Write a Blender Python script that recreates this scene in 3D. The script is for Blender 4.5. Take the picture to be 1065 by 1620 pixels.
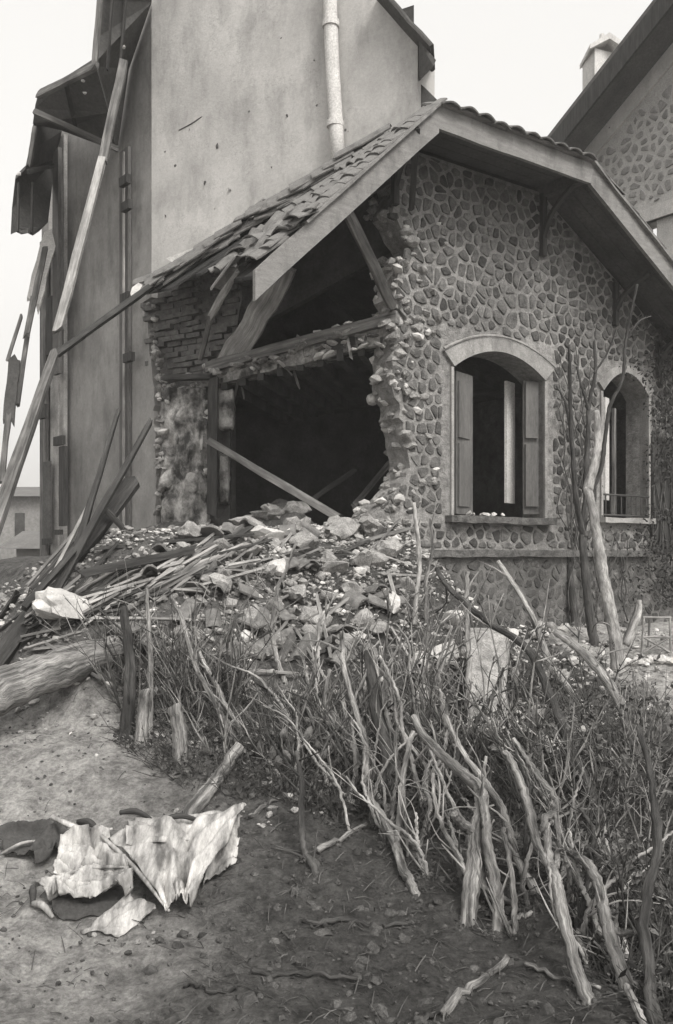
import bpy, math, random
from mathutils import Vector, noise, Matrix
from mathutils.geometry import tessellate_polygon
random.seed(7)
R = math.radians
sc = bpy.context.scene
for o in list(bpy.data.objects): bpy.data.objects.remove(o)
col = sc.collection
# ------------------------------------------------------------ camera, sky, sun, exposure
EYE = 1.6; F = 1450.0; CX = 532.5; HY = 875.0
cd = bpy.data.cameras.new('camera'); cam = bpy.data.objects.new('camera', cd); col.objects.link(cam)
cam.location = (0, 0, EYE); cam.rotation_euler = (R(90), 0, 0)
cd.sensor_fit = 'VERTICAL'; cd.sensor_height = 24; cd.sensor_width = 24; cd.lens = F/1620*24
cd.shift_y = 65/1620; cd.clip_start = .05; cd.clip_end = 3000
sc.camera = cam
SUN_EL, SUN_AZ = 50, 150            # azimuth clockwise from +Y (north): behind the camera, a little to the right
w = bpy.data.worlds.new('World'); sc.world = w; w.use_nodes = True
nt = w.node_tree; nt.nodes.clear()
sky = nt.nodes.new('ShaderNodeTexSky'); sky.sky_type = 'NISHITA'; sky.sun_disc = False
sky.sun_elevation = R(SUN_EL); sky.sun_rotation = R(SUN_AZ); sky.dust_density = 6; sky.air_density = 2.0; sky.ozone_density = 1
hs = nt.nodes.new('ShaderNodeHueSaturation'); hs.inputs['Saturation'].default_value = .0
tint = nt.nodes.new('ShaderNodeMixRGB'); tint.blend_type = 'MULTIPLY'; tint.inputs[0].default_value = 1; tint.inputs[2].default_value = (1, .982, .955, 1)
bg = nt.nodes.new('ShaderNodeBackground'); bg.inputs[1].default_value = .135
out = nt.nodes.new('ShaderNodeOutputWorld')
ovc = nt.nodes.new('ShaderNodeMixRGB'); ovc.inputs[0].default_value = .55; ovc.inputs[2].default_value = (3.6, 3.6, 3.6, 1)   # even overcast veil
nt.links.new(sky.outputs[0], hs.inputs['Color']); nt.links.new(hs.outputs[0], ovc.inputs[1]); nt.links.new(ovc.outputs[0], tint.inputs[1])
nt.links.new(tint.outputs[0], bg.inputs[0]); nt.links.new(bg.outputs[0], out.inputs[0])
sd = bpy.data.lights.new('sun', 'SUN'); sd.energy = 1.45; sd.angle = R(22); sd.color = (1, .97, .93)
so = bpy.data.objects.new('sun', sd); col.objects.link(so)
az, el = R(SUN_AZ), R(SUN_EL)
tosun = Vector((math.sin(az)*math.cos(el), math.cos(az)*math.cos(el), math.sin(el)))
so.rotation_euler = tosun.to_track_quat('Z', 'Y').to_euler()
sc.view_settings.view_transform = 'Standard'; sc.view_settings.look = 'None'
sc.view_settings.gamma = 1; sc.view_settings.use_curve_mapping = False
sc.view_settings.exposure = 1.08

# ------------------------------------------------------------ materials (black and white print: everything is a warm grey)
def G(v): return (v, v*.975, v*.94, 1)
MATS = {}
def mat(name, lo, hi, scale=6, detail=8, rough=.9, bump=.3, bscale=None, bdist=.01, stretch=(1,1,1), spots=None, contrast=(.3,.7), big=None, grit=.3, gscale=None, grain=False, vary=(.72,1.25)):
    m = bpy.data.materials.new(name); m.use_nodes = True; t = m.node_tree; b = t.nodes['Principled BSDF']
    b.inputs['Roughness'].default_value = rough
    b.inputs['Specular IOR Level'].default_value = .25
    tc = t.nodes.new('ShaderNodeTexCoord'); gi = t.nodes.new('ShaderNodeNewGeometry')
    mp = t.nodes.new('ShaderNodeMapping'); mp.inputs['Scale'].default_value = stretch
    if grain:
        at = t.nodes.new('ShaderNodeAttribute'); at.attribute_name = 'straight'; t.links.new(at.outputs['Vector'], mp.inputs['Vector'])
    else: t.links.new(tc.outputs['Object'], mp.inputs['Vector'])
    n = t.nodes.new('ShaderNodeTexNoise'); n.inputs['Scale'].default_value = scale; n.inputs['Detail'].default_value = detail; n.inputs['Roughness'].default_value = .62
    t.links.new(mp.outputs[0], n.inputs['Vector'])
    r = t.nodes.new('ShaderNodeValToRGB'); r.color_ramp.elements[0].position = contrast[0]; r.color_ramp.elements[1].position = contrast[1]
    r.color_ramp.elements[0].color = G(lo); r.color_ramp.elements[1].color = G(hi)
    t.links.new(n.outputs[0], r.inputs[0])
    c = r.outputs[0]
    # per-piece tone
    mr = t.nodes.new('ShaderNodeMapRange'); mr.inputs['To Min'].default_value = vary[0]; mr.inputs['To Max'].default_value = vary[1]
    t.links.new(gi.outputs['Random Per Island'], mr.inputs[0])
    if big is not None:
        n2 = t.nodes.new('ShaderNodeTexNoise'); n2.inputs['Scale'].default_value = big[0]; n2.inputs['Detail'].default_value = 5
        t.links.new(tc.outputs['Object'], n2.inputs['Vector'])
        m2 = t.nodes.new('ShaderNodeMapRange'); m2.inputs['From Min'].default_value = .35; m2.inputs['From Max'].default_value = .65
        m2.inputs['To Min'].default_value = big[1]; m2.inputs['To Max'].default_value = big[2]
        t.links.new(n2.outputs[0], m2.inputs[0])
        mm = t.nodes.new('ShaderNodeMath'); mm.operation = 'MULTIPLY'
        t.links.new(m2.outputs[0], mm.inputs[0]); t.links.new(mr.outputs[0], mm.inputs[1]); fac = mm.outputs[0]
        if big[3:]: fac = m2.outputs[0]
    else: fac = mr.outputs[0]
    sc_ = t.nodes.new('ShaderNodeVectorMath'); sc_.operation = 'SCALE'
    t.links.new(c, sc_.inputs[0]); t.links.new(fac, sc_.inputs['Scale']); c = sc_.outputs[0]
    if spots:
        v = t.nodes.new('ShaderNodeTexVoronoi'); v.inputs['Scale'].default_value = spots[0]; v.inputs['Randomness'].default_value = 1
        t.links.new(tc.outputs['Object'], v.inputs['Vector'])
        lt = t.nodes.new('ShaderNodeMapRange'); lt.inputs['From Min'].default_value = spots[1]*.5; lt.inputs['From Max'].default_value = spots[1]
        t.links.new(v.outputs['Distance'], lt.inputs[0])
        mx = t.nodes.new('ShaderNodeMixRGB'); t.links.new(lt.outputs[0], mx.inputs[0]); mx.inputs[1].default_value = G(spots[2])
        t.links.new(c, mx.inputs[2]); c = mx.outputs[0]
    if grit:
        ng = t.nodes.new('ShaderNodeTexNoise'); ng.inputs['Scale'].default_value = gscale or scale*9; ng.inputs['Detail'].default_value = 8; ng.inputs['Roughness'].default_value = .8
        t.links.new(mp.outputs[0], ng.inputs['Vector'])
        mg = t.nodes.new('ShaderNodeMapRange'); mg.inputs['From Min'].default_value = .36; mg.inputs['From Max'].default_value = .64; mg.inputs['To Min'].default_value = 1-grit; mg.inputs['To Max'].default_value = 1+grit
        t.links.new(ng.outputs[0], mg.inputs[0])
        sg = t.nodes.new('ShaderNodeVectorMath'); sg.operation = 'SCALE'; t.links.new(c, sg.inputs[0]); t.links.new(mg.outputs[0], sg.inputs['Scale']); c = sg.outputs[0]
    t.links.new(c, b.inputs['Base Color'])
    if bump:
        n3 = t.nodes.new('ShaderNodeTexNoise'); n3.inputs['Scale'].default_value = bscale or scale*5; n3.inputs['Detail'].default_value = 10; n3.inputs['Roughness'].default_value = .7
        t.links.new(mp.outputs[0], n3.inputs['Vector'])
        bp = t.nodes.new('ShaderNodeBump'); bp.inputs['Strength'].default_value = bump; bp.inputs['Distance'].default_value = bdist
        t.links.new(n3.outputs[0], bp.inputs['Height']); t.links.new(bp.outputs[0], b.inputs['Normal'])
    MATS[name] = m
    return m
M_plaster = mat('weathered_render', .36, .46, 3.4, 9, bump=.35, bscale=22, bdist=.012, contrast=(.25,.75), big=(1.1,.84,1.07,1), spots=(2.6,.05,.09), grit=.10)
M_plaster2 = mat('shaded_side_render', .20, .30, 2.6, 9, bump=.3, bscale=26, bdist=.01, big=(.9,.75,1.12,1), grit=.1)  # darker copy of the render: the side wall's shade put into its colour
M_inner = mat('torn_inner_plaster', .06, .42, 4.2, 9, bump=.8, bscale=14, bdist=.03, contrast=(.40,.60))
M_shade = mat('painted_interior_shade', .02, .07, 3, 6, bump=.4, bdist=.01)  # near-black colour stands in for the darkness of interiors and hollows
M_shadeboard = mat('shade_dark_board', .012, .035, 9, 6, bump=.6, stretch=(1,1,1))  # board colour carries the shade under the torn roof
M_mortar = mat('lime_mortar', .15, .36, 14, 9, bump=1, bscale=30, bdist=.03, grit=.4, big=(1.0,.78,1.1,1))
M_mortarD = mat('damp_mortar', .09, .17, 8, 9, bump=.9, bscale=26, bdist=.02, big=(1.4,.7,1.2,1))
M_stone = mat('grey_rubble_stone', .05, .16, 13, 8, vary=(.5,1.55), bump=1, bscale=34, bdist=.025, grit=.45)
M_stoneD = mat('damp_plinth_stone', .04, .11, 12, 8, vary=(.5,1.5), bump=.8, bscale=30, bdist=.015)
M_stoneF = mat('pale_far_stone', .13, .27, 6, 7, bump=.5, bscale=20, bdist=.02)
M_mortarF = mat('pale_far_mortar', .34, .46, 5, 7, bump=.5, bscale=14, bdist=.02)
M_brick = mat('old_brick', .06, .17, 14, 7, bump=.7, bscale=50, bdist=.008)
M_trim = mat('stone_surround', .20, .32, 8, 8, bump=.35, bscale=40, bdist=.006)
M_fascia = mat('painted_fascia', .14, .21, 7, 8, bump=.25, bscale=30, bdist=.004, stretch=(1,1,6))
M_wood = mat('old_grey_timber', .05, .21, 26, 8, bump=.9, bscale=60, bdist=.008, contrast=(.32,.68), grain=True, stretch=(1,1,.07), big=(4,.7,1.2), gscale=90)
M_woodL = mat('pale_split_timber', .14, .40, 26, 8, bump=.9, bscale=60, bdist=.007, grain=True, stretch=(1,1,.07), big=(4,.7,1.15), gscale=90)
M_woodD = mat('burnt_timber', .018, .07, 26, 8, bump=1, bscale=50, bdist=.01, grain=True, stretch=(1,1,.1), gscale=80)
M_eave = mat('weathered_eave_board', .05, .085, 3, 8, bump=.5, bscale=14, bdist=.01, big=(.8,.8,1.25,1))
M_tile = mat('clay_tile', .08, .19, 9, 8, bump=.6, bscale=36, bdist=.006)
M_white = mat('white_paint', .42, .55, 6, 7, bump=.3, bscale=25, bdist=.004)
M_shut = mat('grey_shutter_paint', .075, .13, 5, 7, bump=.4, bscale=30, bdist=.003, stretch=(1,1,.2))
M_pipe = mat('pale_cement_pipe', .46, .56, 6, 6, bump=.2, bscale=30, bdist=.003)
M_rub = mat('broken_masonry', .11, .34, 12, 9, vary=(.45,1.65), grit=.45, bump=.9, bscale=24, bdist=.02)
M_rubL = mat('pale_plaster_lump', .34, .58, 7, 8, grit=.2,  bump=.8, bscale=20, bdist=.015)
M_clod = mat('dark_soil_clod', .025, .10, 14, 8, bump=1., bscale=40, bdist=.01, grit=.5)
M_woodS = mat('dead_straw', .04, .12, 14, 6, bump=0)
M_bark = mat('grey_bark', .07, .34, 30, 9, bump=1., bscale=60, bdist=.02, stretch=(1,1,.16), contrast=(.36,.62), grit=.45, gscale=110, big=(5,.6,1.3), grain=True)
M_barkD = mat('dark_bark', .02, .09, 40, 9, grain=True, gscale=100, bump=1., bscale=50, bdist=.02, big=(5,.6,1.4), stretch=(1,1,.16))
M_barkL = mat('pale_stripped_bark', .12, .44, 34, 9, grain=True, gscale=100, big=(6,.6,1.2), bump=.9, bscale=50, bdist=.006, stretch=(1,1,.3))
M_twig = mat('twig_bark', .028, .11, 20, 6, bump=.4, bscale=50, bdist=.004)
M_leaf = mat('dry_leaf', .05, .14, 12, 6, bump=.3, bdist=.003, rough=.7)
M_ivy = mat('ivy_leaf', .02, .055, 7, 6, bump=.3, bdist=.003, rough=.6)
M_metal = mat('dull_light_alloy', .11, .42, 7, 9, rough=.55, bump=.6, bscale=18, bdist=.01, stretch=(3,.5,1), contrast=(.36,.62), big=(4,.6,1.25), grit=.2)
M_tarp = mat('dark_oily_cloth', .03, .07, 7, 7, bump=.5, bscale=22, bdist=.01)
M_far = mat('far_wall', .16, .24, 1, 5, bump=0)
M_farroof = mat('far_roof', .09, .14, 2, 5, bump=.2)
M_hill = mat('far_hill', .28, .36, .05, 5, bump=0)

# ground: pale trodden sand on the left, dark churned soil to the right and up the bank
def stains(m, k1=.62, k2=1.06):
    t = m.node_tree; b = t.nodes['Principled BSDF']; src = b.inputs['Base Color'].links[0].from_socket; N = t.nodes.new; L = t.links.new
    tc = N('ShaderNodeTexCoord'); mp = N('ShaderNodeMapping'); mp.inputs['Scale'].default_value = (1.7, 1.7, .6); L(tc.outputs['Object'], mp.inputs[0])
    n = N('ShaderNodeTexNoise'); n.inputs['Scale'].default_value = 2.2; n.inputs['Detail'].default_value = 9; n.inputs['Roughness'].default_value = .68; L(mp.outputs[0], n.inputs['Vector'])
    r = N('ShaderNodeMapRange'); L(n.outputs[0], r.inputs[0]); r.inputs['From Min'].default_value = .34; r.inputs['From Max'].default_value = .52; r.inputs['To Min'].default_value = k1; r.inputs['To Max'].default_value = k2
    # fine cracks: thin band of a warped noise
    c = N('ShaderNodeTexNoise'); c.inputs['Scale'].default_value = 1.1; c.inputs['Detail'].default_value = 7; c.inputs['Roughness'].default_value = .75; L(tc.outputs['Object'], c.inputs['Vector'])
    a = N('ShaderNodeMath'); a.operation = 'SUBTRACT'; L(c.outputs[0], a.inputs[0]); a.inputs[1].default_value = .565
    a2 = N('ShaderNodeMath'); a2.operation = 'ABSOLUTE'; L(a.outputs[0], a2.inputs[0])
    r2 = N('ShaderNodeMapRange'); L(a2.outputs[0], r2.inputs[0]); r2.inputs['From Max'].default_value = .0035; r2.inputs['To Min'].default_value = .6
    mu = N('ShaderNodeMath'); mu.operation = 'MULTIPLY'; L(r.outputs[0], mu.inputs[0]); L(r2.outputs[0], mu.inputs[1])
    s_ = N('ShaderNodeVectorMath'); s_.operation = 'SCALE'; L(src, s_.inputs[0]); L(mu.outputs[0], s_.inputs['Scale']); L(s_.outputs[0], b.inputs['Base Color'])
stains(M_plaster, .80); stains(M_plaster2, .72); stains(M_fascia, .6, 1.1); stains(M_pipe, .75, 1.03); stains(M_trim, .65, 1.08)
def ground_mat():
    m = bpy.data.materials.new('trodden_ground'); m.use_nodes = True; t = m.node_tree; b = t.nodes['Principled BSDF']
    N = t.nodes.new; L = t.links.new
    b.inputs['Roughness'].default_value = .95; b.inputs['Specular IOR Level'].default_value = .15
    tc = N('ShaderNodeTexCoord'); sp = N('ShaderNodeSeparateXYZ'); L(tc.outputs['Object'], sp.inputs[0])
    n = N('ShaderNodeTexNoise'); n.inputs['Scale'].default_value = 1.3; n.inputs['Detail'].default_value = 9; n.inputs['Roughness'].default_value = .65; L(tc.outputs['Object'], n.inputs['Vector'])
    a = N('ShaderNodeMath'); a.operation = 'MULTIPLY_ADD'; L(n.outputs[0], a.inputs[0]); a.inputs[1].default_value = 1.5; L(sp.outputs[0], a.inputs[2])
    # x + 1.5*noise (~.75)
    mr = N('ShaderNodeMapRange'); L(a.outputs[0], mr.inputs[0]); mr.inputs['From Min'].default_value = -.85; mr.inputs['From Max'].default_value = .75; mr.interpolation_type = 'SMOOTHSTEP'
    # far right lawn patch
    a2 = N('ShaderNodeMath'); a2.operation = 'MULTIPLY_ADD'; L(n.outputs[0], a2.inputs[0]); a2.inputs[1].default_value = .8; L(sp.outputs[0], a2.inputs[2])
    r2 = N('ShaderNodeMapRange'); L(a2.outputs[0], r2.inputs[0]); r2.inputs['From Min'].default_value = 2.35; r2.inputs['From Max'].default_value = 2.7
    r3 = N('ShaderNodeMapRange'); L(sp.outputs[1], r3.inputs[0]); r3.inputs['From Min'].default_value = 5.4; r3.inputs['From Max'].default_value = 5.9
    ml = N('ShaderNodeMath'); ml.operation = 'MULTIPLY'; L(r2.outputs[0], ml.inputs[0]); L(r3.outputs[0], ml.inputs[1])
    sb = N('ShaderNodeMath'); sb.operation = 'SUBTRACT'; sb.use_clamp = True; L(mr.outputs[0], sb.inputs[0]); L(ml.outputs[0], sb.inputs[1])
    ry = N('ShaderNodeMapRange'); ry.interpolation_type = 'SMOOTHSTEP'; L(sp.outputs[1], ry.inputs[0]); ry.inputs['From Min'].default_value = 5.3; ry.inputs['From Max'].default_value = 6.1; ry.inputs['To Max'].default_value = .85
    mxx = N('ShaderNodeMath'); mxx.operation = 'MAXIMUM'; L(mr.outputs[0], mxx.inputs[0]); L(ry.outputs[0], mxx.inputs[1]); L(mxx.outputs[0], sb.inputs[0])
    n2 = N('ShaderNodeTexNoise'); n2.inputs['Scale'].default_value = 9; n2.inputs['Detail'].default_value = 10; n2.inputs['Roughness'].default_value = .72; L(tc.outputs['Object'], n2.inputs['Vector'])
    c1 = N('ShaderNodeValToRGB'); L(n2.outputs[0], c1.inputs[0]); c1.color_ramp.elements[0].position = .36; c1.color_ramp.elements[1].position = .60
    c1.color_ramp.elements[0].color = G(.22); c1.color_ramp.elements[1].color = G(.52)
    c2 = N('ShaderNodeValToRGB'); L(n2.outputs[0], c2.inputs[0]); c2.color_ramp.elements[0].position = .34; c2.color_ramp.elements[1].position = .66
    c2.color_ramp.elements[0].color = G(.035); c2.color_ramp.elements[1].color = G(.125)
    mx = N('ShaderNodeMixRGB'); L(sb.outputs[0], mx.inputs[0]); L(c1.outputs[0], mx.inputs[1]); L(c2.outputs[0], mx.inputs[2])
    n4 = N('ShaderNodeTexNoise'); n4.inputs['Scale'].default_value = 42; n4.inputs['Detail'].default_value = 8; n4.inputs['Roughness'].default_value = .8; L(tc.outputs['Object'], n4.inputs['Vector'])
    m4 = N('ShaderNodeMapRange'); L(n4.outputs[0], m4.inputs[0]); m4.inputs['From Min'].default_value = .36; m4.inputs['From Max'].default_value = .64; m4.inputs['To Min'].default_value = .62; m4.inputs['To Max'].default_value = 1.38
    s4 = N('ShaderNodeVectorMath'); s4.operation = 'SCALE'; L(mx.outputs[0], s4.inputs[0]); L(m4.outputs[0], s4.inputs['Scale'])
    L(s4.outputs[0], b.inputs['Base Color'])
    n3 = N('ShaderNodeTexNoise'); n3.inputs['Scale'].default_value = 34; n3.inputs['Detail'].default_value = 10; n3.inputs['Roughness'].default_value = .75; L(tc.outputs['Object'], n3.inputs['Vector'])
    bp = N('ShaderNodeBump'); bp.inputs['Strength'].default_value = 1.; bp.inputs['Distance'].default_value = .06
    L(n3.outputs[0], bp.inputs['Height']); L(bp.outputs[0], b.inputs['Normal'])
    return m
M_ground = ground_mat()

# ------------------------------------------------------------ helpers
def P(px, py, d): return Vector(((px-CX)/F*d, d, (HY-py)/F*d+EYE))
def tag(o, label=None, cat=None, group=None, kind=None):
    for k, v in (('label', label), ('category', cat), ('group', group), ('kind', kind)):
        if v: o[k] = v
    return o
def link(name, data, parent=None):
    o = bpy.data.objects.new(name, data); col.objects.link(o)
    if parent: o.parent = parent; o.matrix_parent_inverse = Matrix.Identity(4); o.location = -parent.location if parent.type == 'EMPTY' else (0, 0, 0)
    return o
def empty(name, loc=(0, 0, 0), **k):
    o = bpy.data.objects.new(name, None); col.objects.link(o); o.location = loc; o.empty_display_size = .1
    return tag(o, **k)
def mesh(name, vs, fs, m, smooth=False):
    me = bpy.data.meshes.new(name); me.from_pydata([tuple(v) for v in vs], [], fs); me.validate(); me.update()
    me.materials.append(m)
    st = getattr(vs, 'st', None) or [tuple(v) for v in vs]
    if len(st) == len(me.vertices):
        at = me.attributes.new('straight', 'FLOAT_VECTOR', 'POINT'); at.data.foreach_set('vector', [c for v in st for c in v])
    if smooth: me.polygons.foreach_set('use_smooth', [True]*len(me.polygons))
    return me
def obj(name, vs, fs, m, parent=None, smooth=False): return link(name, mesh(name, vs, fs, m, smooth), parent)
class TV(list): st = None
class MB:
    def __init__(s): s.v = TV(); s.f = []; s.v.st = []
    def add(s, vs, fs):
        b = len(s.v); s.v.st += (vs.st if getattr(vs, 'st', None) else [(v[0],v[1],v[2]) for v in vs]); s.v.extend(vs); s.f += [tuple(i+b for i in f) for f in fs]; return s
    def build(s, name, m, parent=None, smooth=False): return obj(name, s.v, s.f, m, parent, smooth)
def nz(p, f=1., s=0.): return noise.noise(Vector((p[0]*f+s, p[1]*f-s*.7, p[2]*f+s*1.3)))
BOXF = [(0,1,3,2),(4,6,7,5),(0,4,5,1),(2,3,7,6),(0,2,6,4),(1,5,7,3)]
def box8(o, a, b, c):
    """box from corner o with edge vectors a,b,c"""
    vs = [o+a*i+b*j+c*k for i in (0,1) for j in (0,1) for k in (0,1)]
    return vs, BOXF
def fixn(vs, fs):
    import bmesh
    return vs, fs
def plank(p, q, wd, th, up=Vector((0,0,1)), seg=5, bend=0., jag=.25, seed=0, taper=1.):
    """a weathered board from p to q, splintered at both ends"""
    rnd = random.Random(seed*977+13)
    ax = (q-p); Ln = ax.length; ax = ax/Ln
    sd_ = ax.cross(up)
    if sd_.length < 1e-3: sd_ = ax.cross(Vector((1,0,0)))
    sd_.normalize(); u = sd_.cross(ax).normalized()
    vs, fs = TV(), []; vs.st = []; s0_ = rnd.uniform(0,40)
    sag = u*bend*Ln
    for i in range(seg+1):
        t = i/seg; c = p+ax*Ln*t + sag*(4*t*(1-t)) + sd_*rnd.uniform(-.06,.06)*wd
        ww = wd*(1-(1-taper)*t)*rnd.uniform(.92,1.06); tt = th*rnd.uniform(.9,1.08)
        for k, (a, b) in enumerate(((-.5,-.5),(0,-.52),(.5,-.5),(.5,.5),(0,.52),(-.5,.5))):
            e = ax*0
            if i == 0: e = -ax*wd*jag*rnd.uniform(-1,2)
            if i == seg: e = ax*wd*jag*rnd.uniform(-1,2.5)
            vs.append(c+sd_*a*ww+u*b*tt+e); vs.st.append((a*ww+s0_, b*tt, Ln*t))
    for i in range(seg):
        for k in range(6):
            a = i*6+k; b = i*6+(k+1) % 6
            fs.append((a, b, b+6, a+6))
    fs.append((5,4,3,2,1,0)); n = seg*6; fs.append((n,n+1,n+2,n+3,n+4,n+5))
    return vs, fs
def tube(pts, rads, sides=7, lump=.15, seed=0, sub=3, wob=.0):
    """a tapered knobbly limb through pts"""
    rnd = random.Random(seed*131+7)
    n = len(pts); P2, R2 = [], []
    for i in range(n-1):
        p0 = pts[max(i-1,0)]; p1 = pts[i]; p2 = pts[i+1]; p3 = pts[min(i+2,n-1)]
        for j in range(sub):
            t = j/sub
            c = .5*((2*p1)+(p2-p0)*t+(2*p0-5*p1+4*p2-p3)*t*t+(3*p1-p0-3*p2+p3)*t*t*t)
            if wob: c = c+Vector((rnd.gauss(0,1),rnd.gauss(0,1),rnd.gauss(0,1)))*wob
            P2.append(c); R2.append(rads[i]*(1-t)+rads[i+1]*t)
    P2.append(pts[-1]); R2.append(rads[-1])
    vs, fs = TV(), []; vs.st = []; arc = rnd.uniform(0, 50)
    prev = None
    for i, c in enumerate(P2):
        if i: arc += (c-P2[i-1]).length
        ax = (P2[min(i+1,len(P2)-1)]-P2[max(i-1,0)])
        if ax.length < 1e-6: ax = Vector((0,0,1))
        ax.normalize()
        u = prev if prev is not None else Vector((0.3,1,.1))
        u = (u-ax*u.dot(ax))
        if u.length < 1e-3: u = Vector((1,0,0))-ax*ax.x
        u.normalize(); prev = u; v = ax.cross(u)
        for k in range(sides):
            a = 2*math.pi*k/sides; r = R2[i]*(1+rnd.uniform(-lump,lump)*.45+lump*2.*noise.noise(Vector((math.cos(a)*.8+seed, math.sin(a)*.8, arc*7))))
            vs.append(c+u*math.cos(a)*r+v*math.sin(a)*r); vs.st.append((math.cos(a)*R2[i]*1.3, math.sin(a)*R2[i]*1.3, arc))
    m = len(P2)
    for i in range(m-1):
        for k in range(sides):
            a = i*sides+k; b = i*sides+(k+1) % sides; fs.append((a,b,b+sides,a+sides))
    fs.append(tuple(range(sides-1,-1,-1))); fs.append(tuple((m-1)*sides+k for k in range(sides)))
    return vs, fs
def rock(c, r, sq=(1,1,1), seed=0, rough=.3):
    """a broken angular lump: low icosphere chopped by random planes"""
    rnd = random.Random(seed*31+5)
    ph = (1+5**.5)/2
    base = [(-1,ph,0),(1,ph,0),(-1,-ph,0),(1,-ph,0),(0,-1,ph),(0,1,ph),(0,-1,-ph),(0,1,-ph),(ph,0,-1),(ph,0,1),(-ph,0,-1),(-ph,0,1)]
    F0 = [(0,11,5),(0,5,1),(0,1,7),(0,7,10),(0,10,11),(1,5,9),(5,11,4),(11,10,2),(10,7,6),(7,1,8),(3,9,4),(3,4,2),(3,2,6),(3,6,8),(3,8,9),(4,9,5),(2,4,11),(6,2,10),(8,6,7),(9,8,1)]
    pl = [(Vector((rnd.gauss(0,1),rnd.gauss(0,1),rnd.gauss(0,1))).normalized(), rnd.uniform(.5,.8)) for _ in range(9)]
    if r > .08:
        mid = {}; vb = [Vector(b).normalized() for b in base]; F1 = []
        def md(a, b):
            k = (min(a,b), max(a,b))
            if k not in mid: vb.append((vb[a]+vb[b]).normalized()); mid[k] = len(vb)-1
            return mid[k]
        for a, b, c_ in F0:
            x, y, z = md(a,b), md(b,c_), md(c_,a); F1 += [(a,x,z),(b,y,x),(c_,z,y),(x,y,z)]
        F0 = F1; base = [tuple(v) for v in vb]; rough = rough*.6
        if r > .12:
            mid = {}; F1 = []
            for a, b, c_ in F0:
                x, y, z = md(a,b), md(b,c_), md(c_,a); F1 += [(a,x,z),(b,y,x),(c_,z,y),(x,y,z)]
            F0 = F1; base = [tuple(v) for v in vb]; rough = rough*.45
    rot = Matrix.Rotation(rnd.uniform(0,6.28),3,'Z') @ Matrix.Rotation(rnd.uniform(-.5,.5),3,'X') @ Matrix.Rotation(rnd.uniform(-.5,.5),3,'Y')
    vs = []
    for b in base:
        v = Vector(b).normalized(); v = v*(rnd.uniform(1-rough,1+rough*.5)*(1+.36*noise.noise(v*2.6+Vector((seed,0,0)))))
        for nrm, dd in pl:
            k = v.dot(nrm)
            if k > dd: v = v-nrm*(k-dd)
        v = Vector((v.x*sq[0],v.y*sq[1],v.z*sq[2]))
        vs.append(rot @ v*r+c)
    return vs, F0
def interp(x, T):
    if x <= T[0][0]: return T[0][1]
    for (a, b), (c, d) in zip(T, T[1:]):
        if x <= c:
            t = (x-a)/(c-a); t = t*t*(3-2*t); return b+(d-b)*t
    return T[-1][1]

class Wall:
    """a vertical plane through two plan points; s runs along it, off < 0 is towards the camera"""
    def __init__(s, p, q):
        s.p = Vector(p); s.d = (Vector(q)-s.p).normalized(); s.n = Vector((-s.d.y, s.d.x))
        if s.n.dot(s.p) < 0: s.n = -s.n
        s.c = s.n.dot(s.p)
    def depth(s, px, off=0): return (s.c+off)/(s.n.x*(px-CX)/F+s.n.y)
    def at(s, px, py, off=0): return P(px, py, s.depth(px, off))
    def uv(s, px, py, off=0):
        v = s.at(px, py, off); return (s.d.x*v.x+s.d.y*v.y, v.z)
    def xyz(s, a, z, off=0):
        q = s.d*a+s.n*(s.c+off); return Vector((q.x, q.y, z))
    def px(s, a, z, off=0):
        v = s.xyz(a, z, off); return (CX+v.x/v.y*F, HY-(v.z-EYE)/v.y*F)
def pl(px, d): return ((px-CX)/F*d, d)
DW = Vector((.8151, .5793)); NW = Vector((-.5793, .8151))
def wall_c(c): q = NW*c; return Wall(q, q+DW)
W = wall_c(6.67); B = wall_c(6.07)                # stone gable wall, and the plane of the fascia boards in front of it
T = Wall(pl(240, 10.3), pl(640, 8.75))            # rendered wall of the tall house above the cottage roof
Lw = Wall(pl(240, 10.3), pl(80, 12.5))            # its long side running away to the left
Nw = Wall(pl(880, 17.5), pl(1065, 15.5))          # gable of the house on the right

def extr(name, wall, loops, o0, o1, m, parent=None):
    """polygon with holes (s,z) extruded from off o0 (front) to o1 (back)"""
    loops3 = [[Vector((a, z, 0)) for a, z in lp] for lp in loops]
    tris = tessellate_polygon(loops3)
    flat = [p for lp in loops for p in lp]; n = len(flat)
    vs = [wall.xyz(a, z, o0) for a, z in flat]+[wall.xyz(a, z, o1) for a, z in flat]
    fs = [tuple(t) for t in tris]+[tuple(i+n for i in reversed(t)) for t in tris]
    b = 0
    for lp in loops:
        k = len(lp)
        for i in range(k):
            j = (i+1) % k; fs.append((b+i, b+j, b+j+n, b+i+n))
        b += k
    return obj(name, vs, fs, m, parent)
def jag(pts, amp, step, seed=1):
    rnd = random.Random(seed); o = []
    for (a, b), (c, d) in zip(pts, pts[1:]):
        n = max(1, int(math.hypot(c-a, d-b)/step))
        for i in range(n):
            t = i/n; o.append((a+(c-a)*t+rnd.uniform(-amp,amp)*(i>0 or 1), b+(d-b)*t+rnd.uniform(-amp,amp)*.6))
    o.append(pts[-1]); return o

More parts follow.
